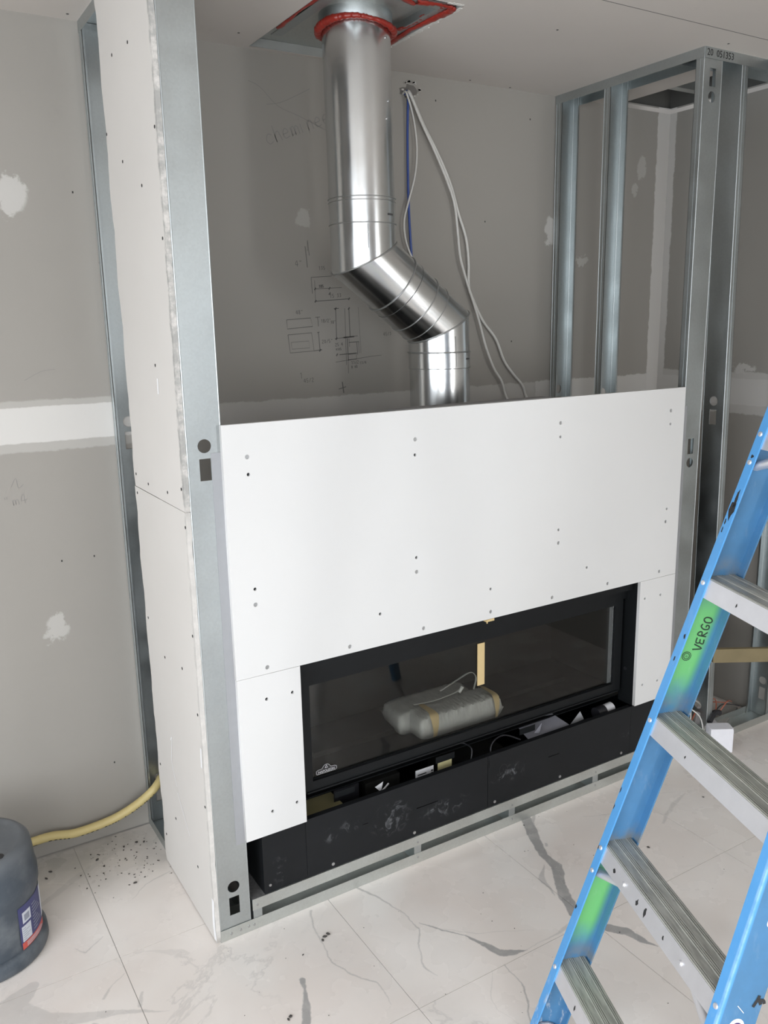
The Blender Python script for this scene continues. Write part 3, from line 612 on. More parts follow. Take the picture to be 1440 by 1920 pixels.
s4 = sect('elbow_section', m1, q1, PR+.0008, bis1, None); s5 = sect('elbow_collar', q1, q2b, PR+.002); s6 = sect('elbow_section', q2b, m2, PR+.0008, None, bis2)
ringb(q1, dg_, dg_, PR+.0024, .0022, s5); ringb(q1b, dg_, dg_, PR+.0012, .0016, s5, 'dark_seam'); ringb(q2, dg_, dg_, PR+.0024, .0020, s5); ringb(q2b, dg_, dg_, PR+.0022, .0016, s5); ringb(m2, bis2, dg_, PR+.002, .0024, s6)
zb = lambda z: Vector((1.018+(XB-1.018)*(1.692-z)/.3, PY, z))
s7 = sect('elbow_section', m2, zb(1.608), PR+.0008, bis2, None); s8 = sect('pipe_collar', zb(1.608), zb(1.555), PR+.0022); s9 = sect('lower_pipe', zb(1.555), Vector((XB+.002, PY, 1.02)), PR)
ringb(zb(1.608), DN, DN, PR+.0024, .0022, s8); ringb(zb(1.555), DN, DN, PR+.0018, .0012, s8)
def on_pipe(c_, ang, r): return Vector((c_.x+r*math.cos(ang), PY+r*math.sin(ang), c_.z))
bm = B()
for c_, an in ((zc(2.35), -1.05), (zc(2.30), -1.15), (zc(1.975), -1.95), (zc(2.52), -1.1)):
    pth = on_pipe(c_, an, PR); nn = (pth-Vector((c_.x, PY, c_.z))).normalized(); obj('screw', cyl(B(), pth-nn*.001, pth+nn*.003, .0035, 8), M['screw'], vp)
for c_, a0 in ((zc(2.03), -1.25), (zb(1.585), -1.15)): obj('slot_stamp', ribbon(B(), [on_pipe(c_, a0+.05*k, PR+.0022) for k in range(6)], .006, (0, -1, 0), .001), M['dark_seam'], vp)
for c0, c1, an in ((zc(2.0), zc(1.93), -1.95), (zb(1.66), zb(1.56), -1.62)):
    bm = B(); ribbon(bm, [on_pipe(c0, an, PR+.0018), on_pipe(c1, an, PR+.0018)], .0014, (math.cos(an), math.sin(an), 0), .0006); obj('long_seam', bm, M['dark_seam'], vp)
# firestop plate in the ceiling chase
fs = thing('ceiling_firestop', (.72, .36, H), 'steel firestop plate and frame with red sealant where the pipe meets the ceiling', 'firestop')
obj('plate', plate(B(), rect(HX0-.02, HX1+.02, HY0-.02, HY1+.02), [circ(XT, PY, PR+.004, 48)], axes((0, 0, H+.030), (1, 0, 0), (0, 1, 0)), .002), M['stud_soft'], fs)
obj('side_wall', box(box(box(box(B(), HX0+.001, HX0+.003, HY0+.003, HY1-.003, H+.001, H+.0275), HX1-.003, HX1-.001, HY0+.003, HY1-.003, H+.001, H+.0275), HX0+.001, HX1-.001, HY0+.001, HY0+.003, H+.001, H+.0275), HX0+.001, HX1-.001, HY1-.003, HY1-.001, H+.001, H+.0275), M['zinc_paint'], fs)
fx0, fx1, fy0, fy1 = .545, .900, .105, .575
for a in ((fx0, fx0+.035, fy0, fy1), (fx1-.03, fx1, fy0, fy1), (fx0+.035, fx1-.03, fy0, fy0+.05)):
    bm = B(); box(bm, a[0], a[1], a[2], a[3], H+.006, H+.008)
    if a[1]-a[0] < a[3]-a[2]: box(bm, a[1]-.0015 if a[0] < .7 else a[0], a[1] if a[0] < .7 else a[0]+.0015, a[2], a[3], H+.008, H+.028)
    else: box(bm, a[0], a[1], a[3]-.0015, a[3], H+.008, H+.028)
    obj('frame_angle', bm, M['stud'], fs)
obj('pipe_sleeve', lathe(B(), (XT, PY, H-.006), [(PR+.006, 0), (PR+.007, .002), (PR+.007, .034)], 48, False), M['stud'], fs, 50)
def bead(pts, r, seed, flat=.6):
    rnd = random.Random(seed); P = spline(pts, 10); ph = rnd.random()*6
    P = [q+Vector((rnd.uniform(-.0015, .0015), rnd.uniform(-.0015, .0015), rnd.uniform(-.001, .001))) for q in P]
    bm = B(); tube(bm, P, lambda f: r*(.8+.22*math.sin(f*13+ph)+rnd.uniform(-.06, .06)), 10, 1, flat); return bm
obj('sealant_bead', bead([(XT+(PR+.010)*math.cos(a), PY+(PR+.010)*math.sin(a), H-.014+.006*math.sin(a*2)) for a in [k*math.pi/8 for k in range(17)]], .013, 4, .9), M['red'], fs, 60)
obj('sealant_bead', bead([(.79, .135, H+.006), (.84, .125, H+.006), (.885, .12, H+.004), (.905, .13, H+.002), (.905, .22, H+.004), (.898, .32, H+.004), (.90, .42, H+.002), (.905, .50, H+.002)], .013, 8, .5), M['red'], fs, 60)
obj('sealant_bead', bead([(.79, .150, H+.004), (.70, .115, H+.006), (.60, .105, H+.004)], .012, 6, .4), M['red'], fs, 60)
obj('sealant_bead', bead([(.535, .12, H+.004), (.532, .30, H+.004), (.535, .50, H+.002)], .008, 9, .5), M['red'], fs, 60)
obj('sealant_bead', bead([(.88, .14, H+.008), (.878, .22, H+.010), (.88, .30, H+.008), (.87, .40, H+.010)], .009, 12, .4), M['red'], fs, 60)
bm = B(); rnd = random.Random(3)
for k in range(24): y = .10+.42*k/24; box(bm, HX1-.002, HX1+.004+rnd.random()*.010, y, y+.018, H-.0018, H+.001)
for k in range(8): x = .86+.05*k/8; box(bm, x, x+.006, HY0-.004-rnd.random()*.006, HY0+.002, H-.0015, H+.001)
obj('torn_drywall_edge', bm, M['core'], fs)

# ------------------------------------------------------------------ cables
def cable(pts, y0, r, mat, label, yend=None):
    P = [(x, y0 if i else D-.001, z) for i, (x, z) in enumerate(pts)]
    P = [P[0]]+[(pts[0][0], y0-.006, pts[0][1]-.004)]+P[1:]
    P.append((pts[-1][0]+.01, .60 if yend is None else yend, pts[-1][1]-.12)); P.append((pts[-1][0]+.01, .56, pts[-1][1]-.30))
    return tag(obj('cable', tube(B(), P, r, 8, 6), M[mat], base=(pts[-1][0], y0, pts[-1][1]), smooth=60), label, 'cable', 'cables from the hole near the ceiling')
cable([(1.119,2.499),(1.119,2.35),(1.12,2.132),(1.129,1.965),(1.137,1.87)], .695, .0045, 'blue_cable', 'dark blue cable hanging straight down behind the pipe elbow', .67)
cable([(1.109,2.500),(1.142,2.413),(1.154,2.316),(1.144,2.225),(1.114,2.132),(1.095,2.066),(1.101,2.001),(1.13,1.936),(1.17,1.889)], .688, .0035, 'white_cable', 'thin white cable curling over the blue one behind the pipe elbow', .65)
cable([(1.123,2.499),(1.176,2.408),(1.234,2.313),(1.288,2.216),(1.322,2.133),(1.337,2.028),(1.347,1.95),(1.373,1.872),(1.406,1.792),(1.438,1.711),(1.474,1.606),(1.515,1.521),(1.557,1.465),(1.583,1.399)], .688, .0052, 'white_cable', 'white cable on the back wall, the one nearer the pipe')
cable([(1.13,2.503),(1.191,2.401),(1.254,2.307),(1.309,2.208),(1.346,2.106),(1.381,2.02),(1.394,1.932),(1.395,1.843),(1.41,1.802),(1.463,1.71),(1.531,1.636),(1.574,1.55),(1.622,1.494),(1.675,1.443),(1.699,1.391)], .697, .0055, 'white_cable', 'white cable on the back wall, the one farther from the pipe')
bm = B(); rnd = random.Random(5); pts = []
for k in range(18):
    a = 2*math.pi*k/18; rr = .020+rnd.random()*.016; pts.append((1.135+rr*1.2*math.cos(a), 2.508+rr*.8*math.sin(a)))
plate(bm, pts, [], axes((0, D-.0004, 0), (1, 0, 0), (0, 0, 1)), .0006); obj('cable_hole', bm, plain('torn_hole', (.16, .15, .14), 1, 0, 0), wb)
bm = B()
for k in range(26):
    a = rnd.random()*6.28; x = 1.138+.036*math.cos(a); z = 2.516+.024*math.sin(a); s_ = rnd.uniform(.003, .007); box(bm, x, x+s_*1.6, D-.005, D-.0004, z, z+s_)
obj('torn_paper_edge', bm, plain('torn_paper', (.50, .48, .45), 1, 0, 0, .4, 90), wb)
# pencil writing on the back wall
bm = B(); PY_ = D-.0002; N_ = (0, -1, 0)
def ln(*pts, wd=.0026, k=1): ribbon(bm, [(x, PY_, z) for x, z in pts], wd, N_, .0004, k)
ln((.618,1.724),(.711,1.729),(.718,1.700),(.620,1.693),(.618,1.724)); ln((.621,1.673),(.713,1.678),(.720,1.615),(.627,1.611),(.621,1.673)); ln((.632,1.647),(.701,1.650),(.703,1.626),(.634,1.624),(.632,1.647), wd=.0015)
ln((.730,1.731),(.748,1.732), wd=.002); ln((.739,1.731),(.741,1.700), wd=.002); ln((.735,1.678),(.744,1.680)); ln((.740,1.678),(.744,1.616)); ln((.720,1.615),(.752,1.618))
ln((.719,1.867),(.800,1.872), wd=.002); ln((.719,1.867),(.722,1.812), wd=.002); ln((.732,1.857),(.733,1.790), wd=.0015); ln((.733,1.786),(.868,1.794)); ln((.733,1.828),(.84,1.833), wd=.0018)
for x, z in ((.733, 1.786), (.868, 1.794), (.733, 1.828), (.79, 1.830), (.79, 1.812), (.812, 1.760), (.812, 1.655), (.866, 1.76), (.744, 1.616), (.812, 1.598)): ln((x-.003, z-.004), (x+.003, z+.004), wd=.005)
ln((.805,1.760),(.825,1.761)); ln((.812,1.760),(.812,1.655)); ln((.849,1.761),(.850,1.56), wd=.0016); ln((.866,1.762),(.868,1.66), wd=.0028); ln((.905,1.765),(.912,1.60), wd=.0012)
ln((.805,1.655),(.900,1.663), wd=.002); ln((.84,1.658),(.885,1.661), wd=.005); ln((.856,1.655),(.858,1.575), wd=.003); ln((.863,1.655),(.864,1.625), wd=.0016); ln((.862,1.640),(.905,1.642)); ln((.895,1.640),(.898,1.596), wd=.0022); ln((.903,1.642),(.904,1.60), wd=.0016)
ln((.822,1.598),(.895,1.602), wd=.003); ln((.858,1.598),(.892,1.600),(.893,1.580),(.858,1.578)); ln((.805,1.572),(.96,1.588),(1.0,1.590), wd=.0016); ln((.857,1.575),(.857,1.53), wd=.0016); ln((.89,1.575),(.891,1.555), wd=.0012)
def hw(s, x, z, h, wd=.0017): write(bm, s, axes((x, PY_, z), (1, 0, .06), (-.06, 0, 1)), h, wd, .75, 3)
hw('48"', .655, 1.742, .013); hw('18/2"', .752, 1.712, .011); hw('20/5"', .753, 1.640, .012); hw('38"', .79, 1.708, .010); hw('135', .75, 1.892, .012); hw('385', .748, 1.832, .009, .0026); hw('15 33', .79, 1.797, .013)
hw('25 4', .806, 1.628, .011); hw('4305', .808, 1.613, .008); hw('13/2', .87, 1.562, .011); hw('13/4', .905, 1.560, .010); hw('8 40', .87, 1.547, .009); hw('45/3', 1.01, 1.66, .012); hw('1', .66, 1.52, .02); hw('45/2', .675, 1.505, .014); hw('4"', .66, 1.902, .02)
ln((.83,1.50),(.835,1.46), wd=.004); ln((.815,1.475),(.845,1.482), wd=.003)
ln((.700,1.97),(.704,1.93),(.706,1.90), wd=.0028); ln((.715,1.94),(.71,1.99),(.708,1.955), wd=.002)
obj('pencil_sketch', bm, M['pencil'], wb)
bm = B(); write(bm, 'cheminee', axes((.578, PY_, 2.285), (.93, 0, .36), (-.36, 0, .93)), .052, .0026, .62, 5)
ribbon(bm, [(.520, PY_, 2.475), (.56, PY_, 2.46), (.62, PY_, 2.41), (.70, PY_, 2.385), (.80, PY_, 2.35)], .002, N_, .0004, 4); ribbon(bm, [(.58, PY_, 2.41), (.64, PY_, 2.425), (.74, PY_, 2.475)], .002, N_, .0004, 4)
obj('pencil_writing', bm, plain('faint_pencil', (.24, .23, .22), .8), wb)
bm = B(); ribbon(bm, [(-.32, PY_, 1.245), (-.305, PY_, 1.27), (-.30, PY_, 1.24), (-.285, PY_, 1.25)], .0015, N_, .0004, 4); write(bm, '"m4', axes((-.345, PY_, 1.185), (1, 0, .1), (-.1, 0, 1)), .03, .0015, .8, 3); ribbon(bm, [(-.25, PY_, 1.56), (-.20, PY_, 1.585), (-.16, PY_, 1.59)], .0012, N_, .0004, 3)
obj('pencil_writing', bm, plain('faint_pencil', (.24, .23, .22), .8), wb)
bm = B()
for x, z in ((1.25, 2.49), (1.7, 2.47), (.02, 2.36), (-.06, 2.1), (.0, 1.9), (1.48, 2.08), (-.2, .99), (-.1, .99), (-.1, .26), (1.62, 1.62)): box(bm, x, x+.004, D-.0008, D, z, z+.006)
obj('wall_marks', bm, M['ink'], wb)

# ------------------------------------------------------------------ yellow hose
hz = [(-1.2, .64, .030), (-.9, .66, .032), (-.60, .672, .045), (-.361, .682, .080), (-.252, .684, .062), (-.146, .682, .069), (-.080, .672, .092), (-.033, .655, .125), (.012, .62, .160), (.046, .60, .180), (.08, .55, .19)]
hz = [(-1.2, .64, .018), (-.9, .66, .030), (-.60, .672, .060), (-.361, .675, .083), (-.252, .676, .066), (-.146, .674, .073), (-.085, .664, .094), (-.035, .648, .126), (.008, .640, .160), (.040, .660, .178), (.046, .690, .165)]
tag(obj('yellow_hose', tube(B(), hz, .0145, 14, 8), M['yellow'], base=(-.25, .68, 0), smooth=60), 'yellow hose running along the bottom of the back wall behind the grey bucket', 'hose')
ho = bpy.data.objects['yellow_hose']; P = spline(hz, 14); bm = B(); rnd = random.Random(2)
for i in range(14*2+8, 14*8, 2):
    if rnd.random() < .75: ribbon(bm, [P[i]+Vector((0, -.0125, -.0085)), P[i+1]+Vector((0, -.0125, -.0085))], rnd.uniform(.003, .006), (0, -.8, -.6), .0004)
obj('hose_print', bm, M['ink'], ho)

# ------------------------------------------------------------------ upside-down grey bucket
BC = (-.572, .337); bk = thing('bucket', (BC[0], BC[1], 0), 'dark grey upturned plastic bucket with a blue and white label, at the lower left', 'bucket')
tk = NT('dusty_grey_plastic', .42, 0, .4); pk_ = tk.pos(); ck = tk.mix(tk.ramp(tk.noise(pk_, 9, 5, .6), .4, .75), (.055, .068, .085), (.13, .145, .16))
ck = tk.mix(tk.math('MULTIPLY', tk.ramp(tk.xyz(pk_)[2], .27, .335), .5), ck, (.18, .19, .20)); tk.col(ck); tk.bump(tk.noise(pk_, 30, 4), .25, .003); M['bucket'] = tk.m
obj('body', lathe(B(), (*BC, 0), [(.150, .045), (.150, .10), (.1525, .13), (.1525, .185), (.1565, .20), (.1565, .235), (.1535, .245), (.150, .29), (.146, .318), (.136, .330), (.125, .333), (.118, .3315), (.10, .331), (.02, .331)], 64), M['bucket'], bk, 50)
obj('rim', lathe(B(), (*BC, 0), [(.155, .0005), (.163, .004), (.166, .012), (.164, .038), (.157, .047), (.148, .048), (.148, .010)], 64, False), M['bucket'], bk, 50)
obj('drain_plug', cyl(B(), (BC[0]+.055, BC[1]-.10, .328), (BC[0]+.055, BC[1]-.10, .3335), .013, 20), M['black_plastic'], bk)
def lab(name, a0, a1, z0, z1, r, mat, parent, wav=0):
    bm = B(); n = 14; R = []
    for k in range(n+1):
        a = a0+(a1-a0)*k/n; R.append([bm.verts.new((BC[0]+r*math.cos(a), BC[1]+r*math.sin(a), z)) for z in (z0+wav*k/n, z1+wav*k/n)])
    for k in range(n): bm.faces.new((R[k][0], R[k+1][0], R[k+1][1], R[k][1]))
    return obj(name, bm, mat, parent, 60)
mb = plain('label_blue', (.045, .05, .15), .5); mw = plain('label_white', (.55, .58, .64), .5); mr_ = plain('label_red', (.55, .09, .07), .5); mbk = plain('label_grey', (.25, .27, .33), .5)
A0, A1 = -1.02, -.30
lb = lab('label', A0, A1, .062, .178, .1532, mb, bk); lab('label_white_panel', A0+.04, A0+.27, .072, .118, .1536, mw, bk); lab('label_barcode_panel', A0+.08, A0+.29, .125, .158, .1536, mw, bk)
lab('label_red_band', A0+.02, A1+.06, .050, .070, .1536, mr_, bk); lab('label_torn_corner', A1, A1+.16, .075, .175, .1534, mw, bk); lab('label_barcode', A0+.12, A0+.25, .131, .150, .1539, mbk, bk)
for k in range(6): lab('label_text_line', A0+.06, A0+.10+.15*((k*7) % 5+1)/5, .077+.0065*k, .0785+.0065*k, .1539, mbk, bk)
for k in range(9): lab('label_text_line', A0+.34, A0+.40+.25*((k*3) % 4+1)/4, .080+.0095*k, .083+.0095*k, .1539, mbk, bk)
for k in range(3): lab('label_text_line', A0+.12, A1-.02-.05*k, .0535+.005*k, .0555+.005*k, .1540, mw, bk)

# ------------------------------------------------------------------ stepladder
LO = Vector((.4453, -.7694, 0)); TH = -1.9343; S = Vector((math.cos(TH), math.sin(TH), 0)); BK = Vector((-S.y, S.x, 0)); UP = Vector((0, 0, 1))
AL, BE = .2942, .0572; SP0, SPC = .2693, .305; W0 = .494; DW, FL = .077, .024
RD = (math.tan(AL)*BK+math.tan(BE)*S+UP).normalized(); RDr = (math.tan(AL)*BK-math.tan(BE)*S+UP).normalized()
NB = RD.cross(S).normalized(); NB = NB if NB.dot(BK) > 0 else -NB          # depth direction, square to the rail
lad = thing('stepladder', tuple(LO), 'blue fibreglass stepladder with grey ribbed aluminium steps at the right', 'ladder')
tl = NT('blue_fibreglass', .42, 0, .4); pl_ = tl.pos(); XX = tl.xyz(pl_); base = tl.mix(tl.noise(pl_, 18, 4), (.075, .29, .62), (.10, .34, .68))
def grn(z0, z1): 
    zz = tl.math('ADD', XX[2], tl.math('MULTIPLY', tl.math('SUBTRACT', tl.noise(pl_, 9, 3), .5), .10)); return tl.math('MULTIPLY', tl.ramp(zz, z0-.05, z0+.05), tl.ramp(zz, z1-.05, z1+.05, 1, 0))
# spray paint only on the inside of the far rail (s coordinate below .15, away from the rear flange)
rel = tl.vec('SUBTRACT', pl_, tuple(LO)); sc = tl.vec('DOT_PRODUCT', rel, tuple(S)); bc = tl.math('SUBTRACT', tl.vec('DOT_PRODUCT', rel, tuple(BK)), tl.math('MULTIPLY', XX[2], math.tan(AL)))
gm = tl.math('MULTIPLY', tl.math('MAXIMUM', grn(.94, 1.14), grn(.33, .52)), tl.math('MULTIPLY', tl.ramp(sc, .16, .20, 1, 0), tl.ramp(bc, .055, .080, 1, .05)))
gm = tl.math('MULTIPLY', gm, tl.ramp(bc, .0045, .0075))
web_shade = tl.math('MULTIPLY', tl.ramp(bc, .006, .010), tl.ramp(tl.noise(pl_, 6, 5, .6), .3, .7, .55, .8)); base = tl.mix(web_shade, base, (.055, .130, .215))  # rail behind the front flange darkened: shade put into the colour, patchy
cL = tl.mix(gm, base, (.14, .46, .16))
wear = tl.math('MULTIPLY', tl.ramp(tl.noise(tl.vec('MULTIPLY', pl_, (1, 1, .35)), 55, 5, .65), .55, .7), tl.ramp(XX[2], .02, .33, 1, .06)); cL = tl.mix(wear, cL, (.55, .57, .60))
zstep = tl.math('FRACT', tl.math('DIVIDE', tl.math('SUBTRACT', XX[2], SP0), SPC)); gr = tl.math('MULTIPLY', tl.ramp(zstep, 0, .18, .8, 0), tl.ramp(tl.noise(pl_, 22, 4), .35, .65)); gr = tl.math('MULTIPLY', gr, tl.ramp(bc, .006, .009)); gr = tl.math('MULTIPLY', gr, tl.ramp(sc, .16, .20, 1, 0))
cL = tl.mix(gr, cL, (.20, .20, .18)); edge_light = tl.math('MULTIPLY', tl.ramp(tl.math('ADD', sc, tl.math('MULTIPLY', XX[2], math.tan(BE))), W0+FL-.007, W0+FL-.003), tl.ramp(bc, .001, .006, 1, 0)); cL = tl.mix(tl.math('MULTIPLY', edge_light, tl.ramp(tl.noise(pl_, 40, 4), .3, .6, .3, .8)), cL, (.30, .55, .85)); tl.col(cL); M['blue'] = tl.m  # lighter line on the near rail's outer corner is a highlight painted in
tst = NT('worn_step_aluminium', .5, .35); ps = tst.pos(); q_ = tst.vec('DOT_PRODUCT', ps, tuple(BK)); al = tst.vec('DOT_PRODUCT', ps, tuple(S))
rel = tst.vec('SUBTRACT', ps, tuple(LO)); bcs = tst.math('SUBTRACT', tst.vec('DOT_PRODUCT', rel, tuple(BK)), tst.math('MULTIPLY', tst.xyz(ps)[2], math.tan(AL)))
rr = tst.n('ShaderNodeValToRGB'); rr.color_ramp.interpolation = 'CONSTANT'; tst.set(rr.inputs[0], tst.math('DIVIDE', bcs, .08)); els = rr.color_ramp.elements
els[0].position = 0; els[0].color = (.35, .35, .35, 1); els[1].position = .999; els[1].color = (.2, .2, .2, 1)
for r_ in (.004, .008, .012, .030, .034, .038, .042, .058, .062, .066):
    for q0, v0 in ((r_/.08, 1.0), ((r_+.0024)/.08, .05 if r_ not in (.012, .042, .066) else .35)): e0 = els.new(q0); e0.color = (v0, v0, v0, 1)
cS = tst.mix(tst.ramp(tst.noise(tst.comb(tst.math('MULTIPLY', q_, 9), tst.math('MULTIPLY', al, 1.2), XX and tst.xyz(ps)[2]), 14, 5, .6), .35, .7), (.40, .40, .365), (.20, .20, .18)); cS = tst.mix(tst.math('MULTIPLY', rr.outputs[0], .62), cS, (.62, .62, .57)); cS = tst.mix(tst.math('MULTIPLY', tst.ramp(rr.outputs[0], 0, .1, 1, 0), .6), cS, (.10, .10, .09)); tst.col(cS); M['tread'] = tst.m
def P3(z, s, d=0):  # point at height z on the front plane of the far rail, s along the steps, d deep
    return LO+S*(s+math.tan(BE)*z)+BK*(math.tan(AL)*z)+UP*z+NB*d
ZT = 1.80
def rail(side):
    """C-channel; side 0 = far rail (opens towards the camera side), 1 = near rail"""
    bm = B(); e = .0035
    def W(z): return W0-2*math.tan(BE)*z
    def pt(z, s, d): return P3(z, (s if side == 0 else W(z)-s), d)
    prof = [(-FL, 0), (0, 0), (0, e), (-FL+e, e), (-FL+e, DW-e), (0, DW-e), (0, DW), (-FL, DW)]
    lo = [bm.verts.new(pt(.012, a, b)) for a, b in prof]; hi = [bm.verts.new(pt(ZT, a, b)) for a, b in prof]; n = len(prof)
    for i in range(n): bm.faces.new((lo[i], hi[i], hi[(i+1) % n], lo[(i+1) % n]))
    bm.faces.new(lo[::-1]); bm.faces.new(hi)
    bmesh.ops.recalc_face_normals(bm, faces=bm.faces[:]); bmesh.ops.bevel(bm, geom=[ed for ed in bm.edges if ed.calc_length() > 1], offset=.0008, segments=1)
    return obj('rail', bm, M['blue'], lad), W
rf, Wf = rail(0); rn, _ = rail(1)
ribs = [.004, .008, .012, .030, .034, .038, .042, .058, .062, .066]
for k in range(5):
    z = SP0+SPC*k; w_ = Wf(z); o = P3(z, 0, 0); bm = B()
    prof = [(.0042, -.037), (.0042, -.001), (.0052, 0)]
    for r_ in ribs: prof += [(r_, 0), (r_+.0006, .0014), (r_+.0022, .0014), (r_+.0028, 0)]
    prof += [(.0715, 0), (.0725, -.001), (.0725, -.024), (.0705, -.024), (.0705, -.003), (.0065, -.003), (.0065, -.037)]
    if k == 4: pass
    A_ = [o+BK*a+UP*b+BK*(math.tan(AL)*b if a < .01 else 0)-S*(FL-.004) for a, b in prof]
    prism(bm, A_, S*(w_+2*(FL-.004)))
    st = obj('step', bm, M['tread'], lad)
    ap = prism(B(), [o+BK*.0035+UP*-.0005+BK*math.tan(AL)*-.0005, o+BK*.0042+BK*math.tan(AL)*-.0005+UP*-.0005, o+BK*.0042-UP*.0385-BK*math.tan(AL)*.0385, o+BK*.0035-UP*.0385-BK*math.tan(AL)*.0385], S*(w_+.016)); ap.transform(Matrix.Translation(-S*.008))
    obj('step_apron', ap, M['alu'], st)
    # rivets on the rail flange and on the apron
    for s_, zz in ((-FL*.55, z-.006), (w_+FL*.55, z-.006)):
        c_ = P3(z-.010, s_+0, 0); obj('rivet', cyl(B(), c_+NB*.0005, c_-NB*.0025, .0058, 14, .0045), M['alu'], rf if s_ < 0 else rn, 40)
    if k in (1, 0): pass
    if k in (1, 4):
        for sd in (0, 1):
            s0 = -FL*.55 if sd == 0 else w_+FL*.55
            c_ = P3(z-.066, s0, 0); obj('rivet', cyl(B(), c_+NB*.0005, c_-NB*.0025, .0058, 14, .0045), M['alu'], rf if sd == 0 else rn, 40)
            sg = 1 if sd == 0 else -1
            a_ = P3(z-.070, (-.016 if sd == 0 else w_+.016), .019); b_ = P3(z-.016, (.13 if sd == 0 else w_-.13), .030)
            obj('knee_brace', tube(B(), [a_, a_+(b_-a_)*.08, a_+(b_-a_)*.2, a_+(b_-a_)*.8, b_], lambda f: .0135, 12, 3, .7), M['alu'], st, 50)
            c_ = P3(z-.020, (.10 if sd == 0 else w_-.10), 0); obj('rivet', cyl(B(), c_+NB*.004, c_-NB*.001, .0062, 14, .004), M['alu'], st, 40)
# paint and tar smudges on the aprons
for k, ss, a_, b_ in ((1, .055, .004, .005), (1, .158, .0045, .007), (1, .190, .005, .009), (1, .262, .003, .004), (3, .105, .002, .004), (2, .13, .002, .003), (0, .10, .003, .006)):
    z = SP0+SPC*k; rnd = random.Random(int(ss*999)); mm = axes(P3(z-.020, ss, .0030), S, (P3(1, 0)-P3(0, 0)))
    obj('tar_mark', plate(B(), [(a_*(1+rnd.uniform(-.5, .5))*math.cos(q*.628), b_*(1+rnd.uniform(-.5, .5))*math.sin(q*.628)) for q in range(10)], [], mm, .0004), M['ink'], lad)
# hand lettering on the green patch
zl = 1.034; mt = axes(P3(zl, -FL+.0036, .058)+S*.0002, (P3(1, 0)-P3(0, 0)), -NB)
bm = write(B(), 'VERGO', mt, .0198, .0030, .80, 4); ce_ = P3(1.0176, -FL+.0038, .031); ax_ = axes(ce_, (P3(1, 0)-P3(0, 0)), -NB)
for r_ in (.0100, .0065): ribbon(bm, [ax_ @ Vector((r_*math.cos(a*.5), r_*math.sin(a*.5), 0)) for a in range(14)], .0014, ax_.to_3x3() @ Vector((0, 0, 1)), .0006)
ribbon(bm, [ax_ @ Vector((.002*math.cos(a), .002*math.sin(a), 0)) for a in range(6)], .001, ax_.to_3x3() @ Vector((0, 0, 1)), .0006); obj('hand_lettering', bm, plain('marker_green_black', (.015, .035, .02), .6), rf)
# tar marks and chips on the far rail's front flange
bm = B(); fn = axes(P3(0, 0), S, (P3(1, 0)-P3(0, 0)))
def fl_pt(z, s): return P3(z, s, -.0004)
for z, s_, a, b in ((1.350, -.010, .004, .020), (1.325, -.012, .007, .022), (1.302, -.018, .002, .006), (1.285, -.018, .002, .007), (1.060, -.006, .003, .006), (1.010, -.012, .002, .006), (1.435, -.012, .004, .004), (.70, -.021, .002, .006), (.66, -.022, .002, .005), (.41, -.020, .003, .006), (.56, -.022, .002, .005)):
    rnd = random.Random(int(z*1000)); pts = []
    for k in range(10): an = 2*math.pi*k/10; q = 1+rnd.uniform(-.35, .35); pts.append(fl_pt(z+b*q*math.sin(an), max(-FL+.0005, min(-.0005, s_+a*q*math.cos(an)))))
    prism(bm, pts, NB*.0003)
obj('tar_marks', bm, M['ink'], rf)
# stickers and marks on the near rail's outer face
def nr(z, d): return P3(z, Wf(z)+FL, d)
def patch(z, d, hz_, hd, off, mat, name, par=rn, k=1):
    u_ = (nr(1, 0)-nr(0, 0)).normalized(); mm = axes(nr(z, d)+S*off, NB, u_); n_ = 20
    pts = [(hd*(abs(math.cos(2*math.pi*i/n_))**k)*(1 if math.cos(2*math.pi*i/n_) > 0 else -1), hz_*(abs(math.sin(2*math.pi*i/n_))**k)*(1 if math.sin(2*math.pi*i/n_) > 0 else -1)) for i in range(n_)]
    return obj(name, plate(B(), pts, [], mm, .0003), mat, par)
sk = M['white_plastic']; patch(.737, .056, .020, .022, .0006, sk, 'warning_sticker', k=.3); patch(.738, .058, .015, .018, .0010, plain('sticker_yellow', (.75, .50, .06), .5), 'warning_sticker', k=.3)
patch(.540, .041, .016, .015, .0006, sk, 'round_sticker'); patch(.537, .042, .012, .011, .0010, plain('sticker_purple', (.05, .03, .14), .5), 'round_sticker')
bm = B(); u_ = (nr(1, 0)-nr(0, 0)).normalized(); mm = axes(nr(.590, .060)+S*.0006, NB, u_)
for pts in (((.0, -.012), (.004, .0), (.006, .010)), ((.005, .0), (.016, .002), (.020, -.004)), ((.006, .004), (.014, -.006))): ribbon(bm, [mm @ Vector((a, b, 0)) for a, b in pts], .006, -S*-1, .0004, 3)
obj('marker_scribble', bm, M['ink'], rn)
bm = B(); mm = axes(nr(.572, .030)+S*.0006, NB, u_); ribbon(bm, [mm @ Vector((0, .006, 0)), mm @ Vector((.016, -.006, 0))], .0012, S, .0004); obj('scratch', bm, M['chalk'], rn)
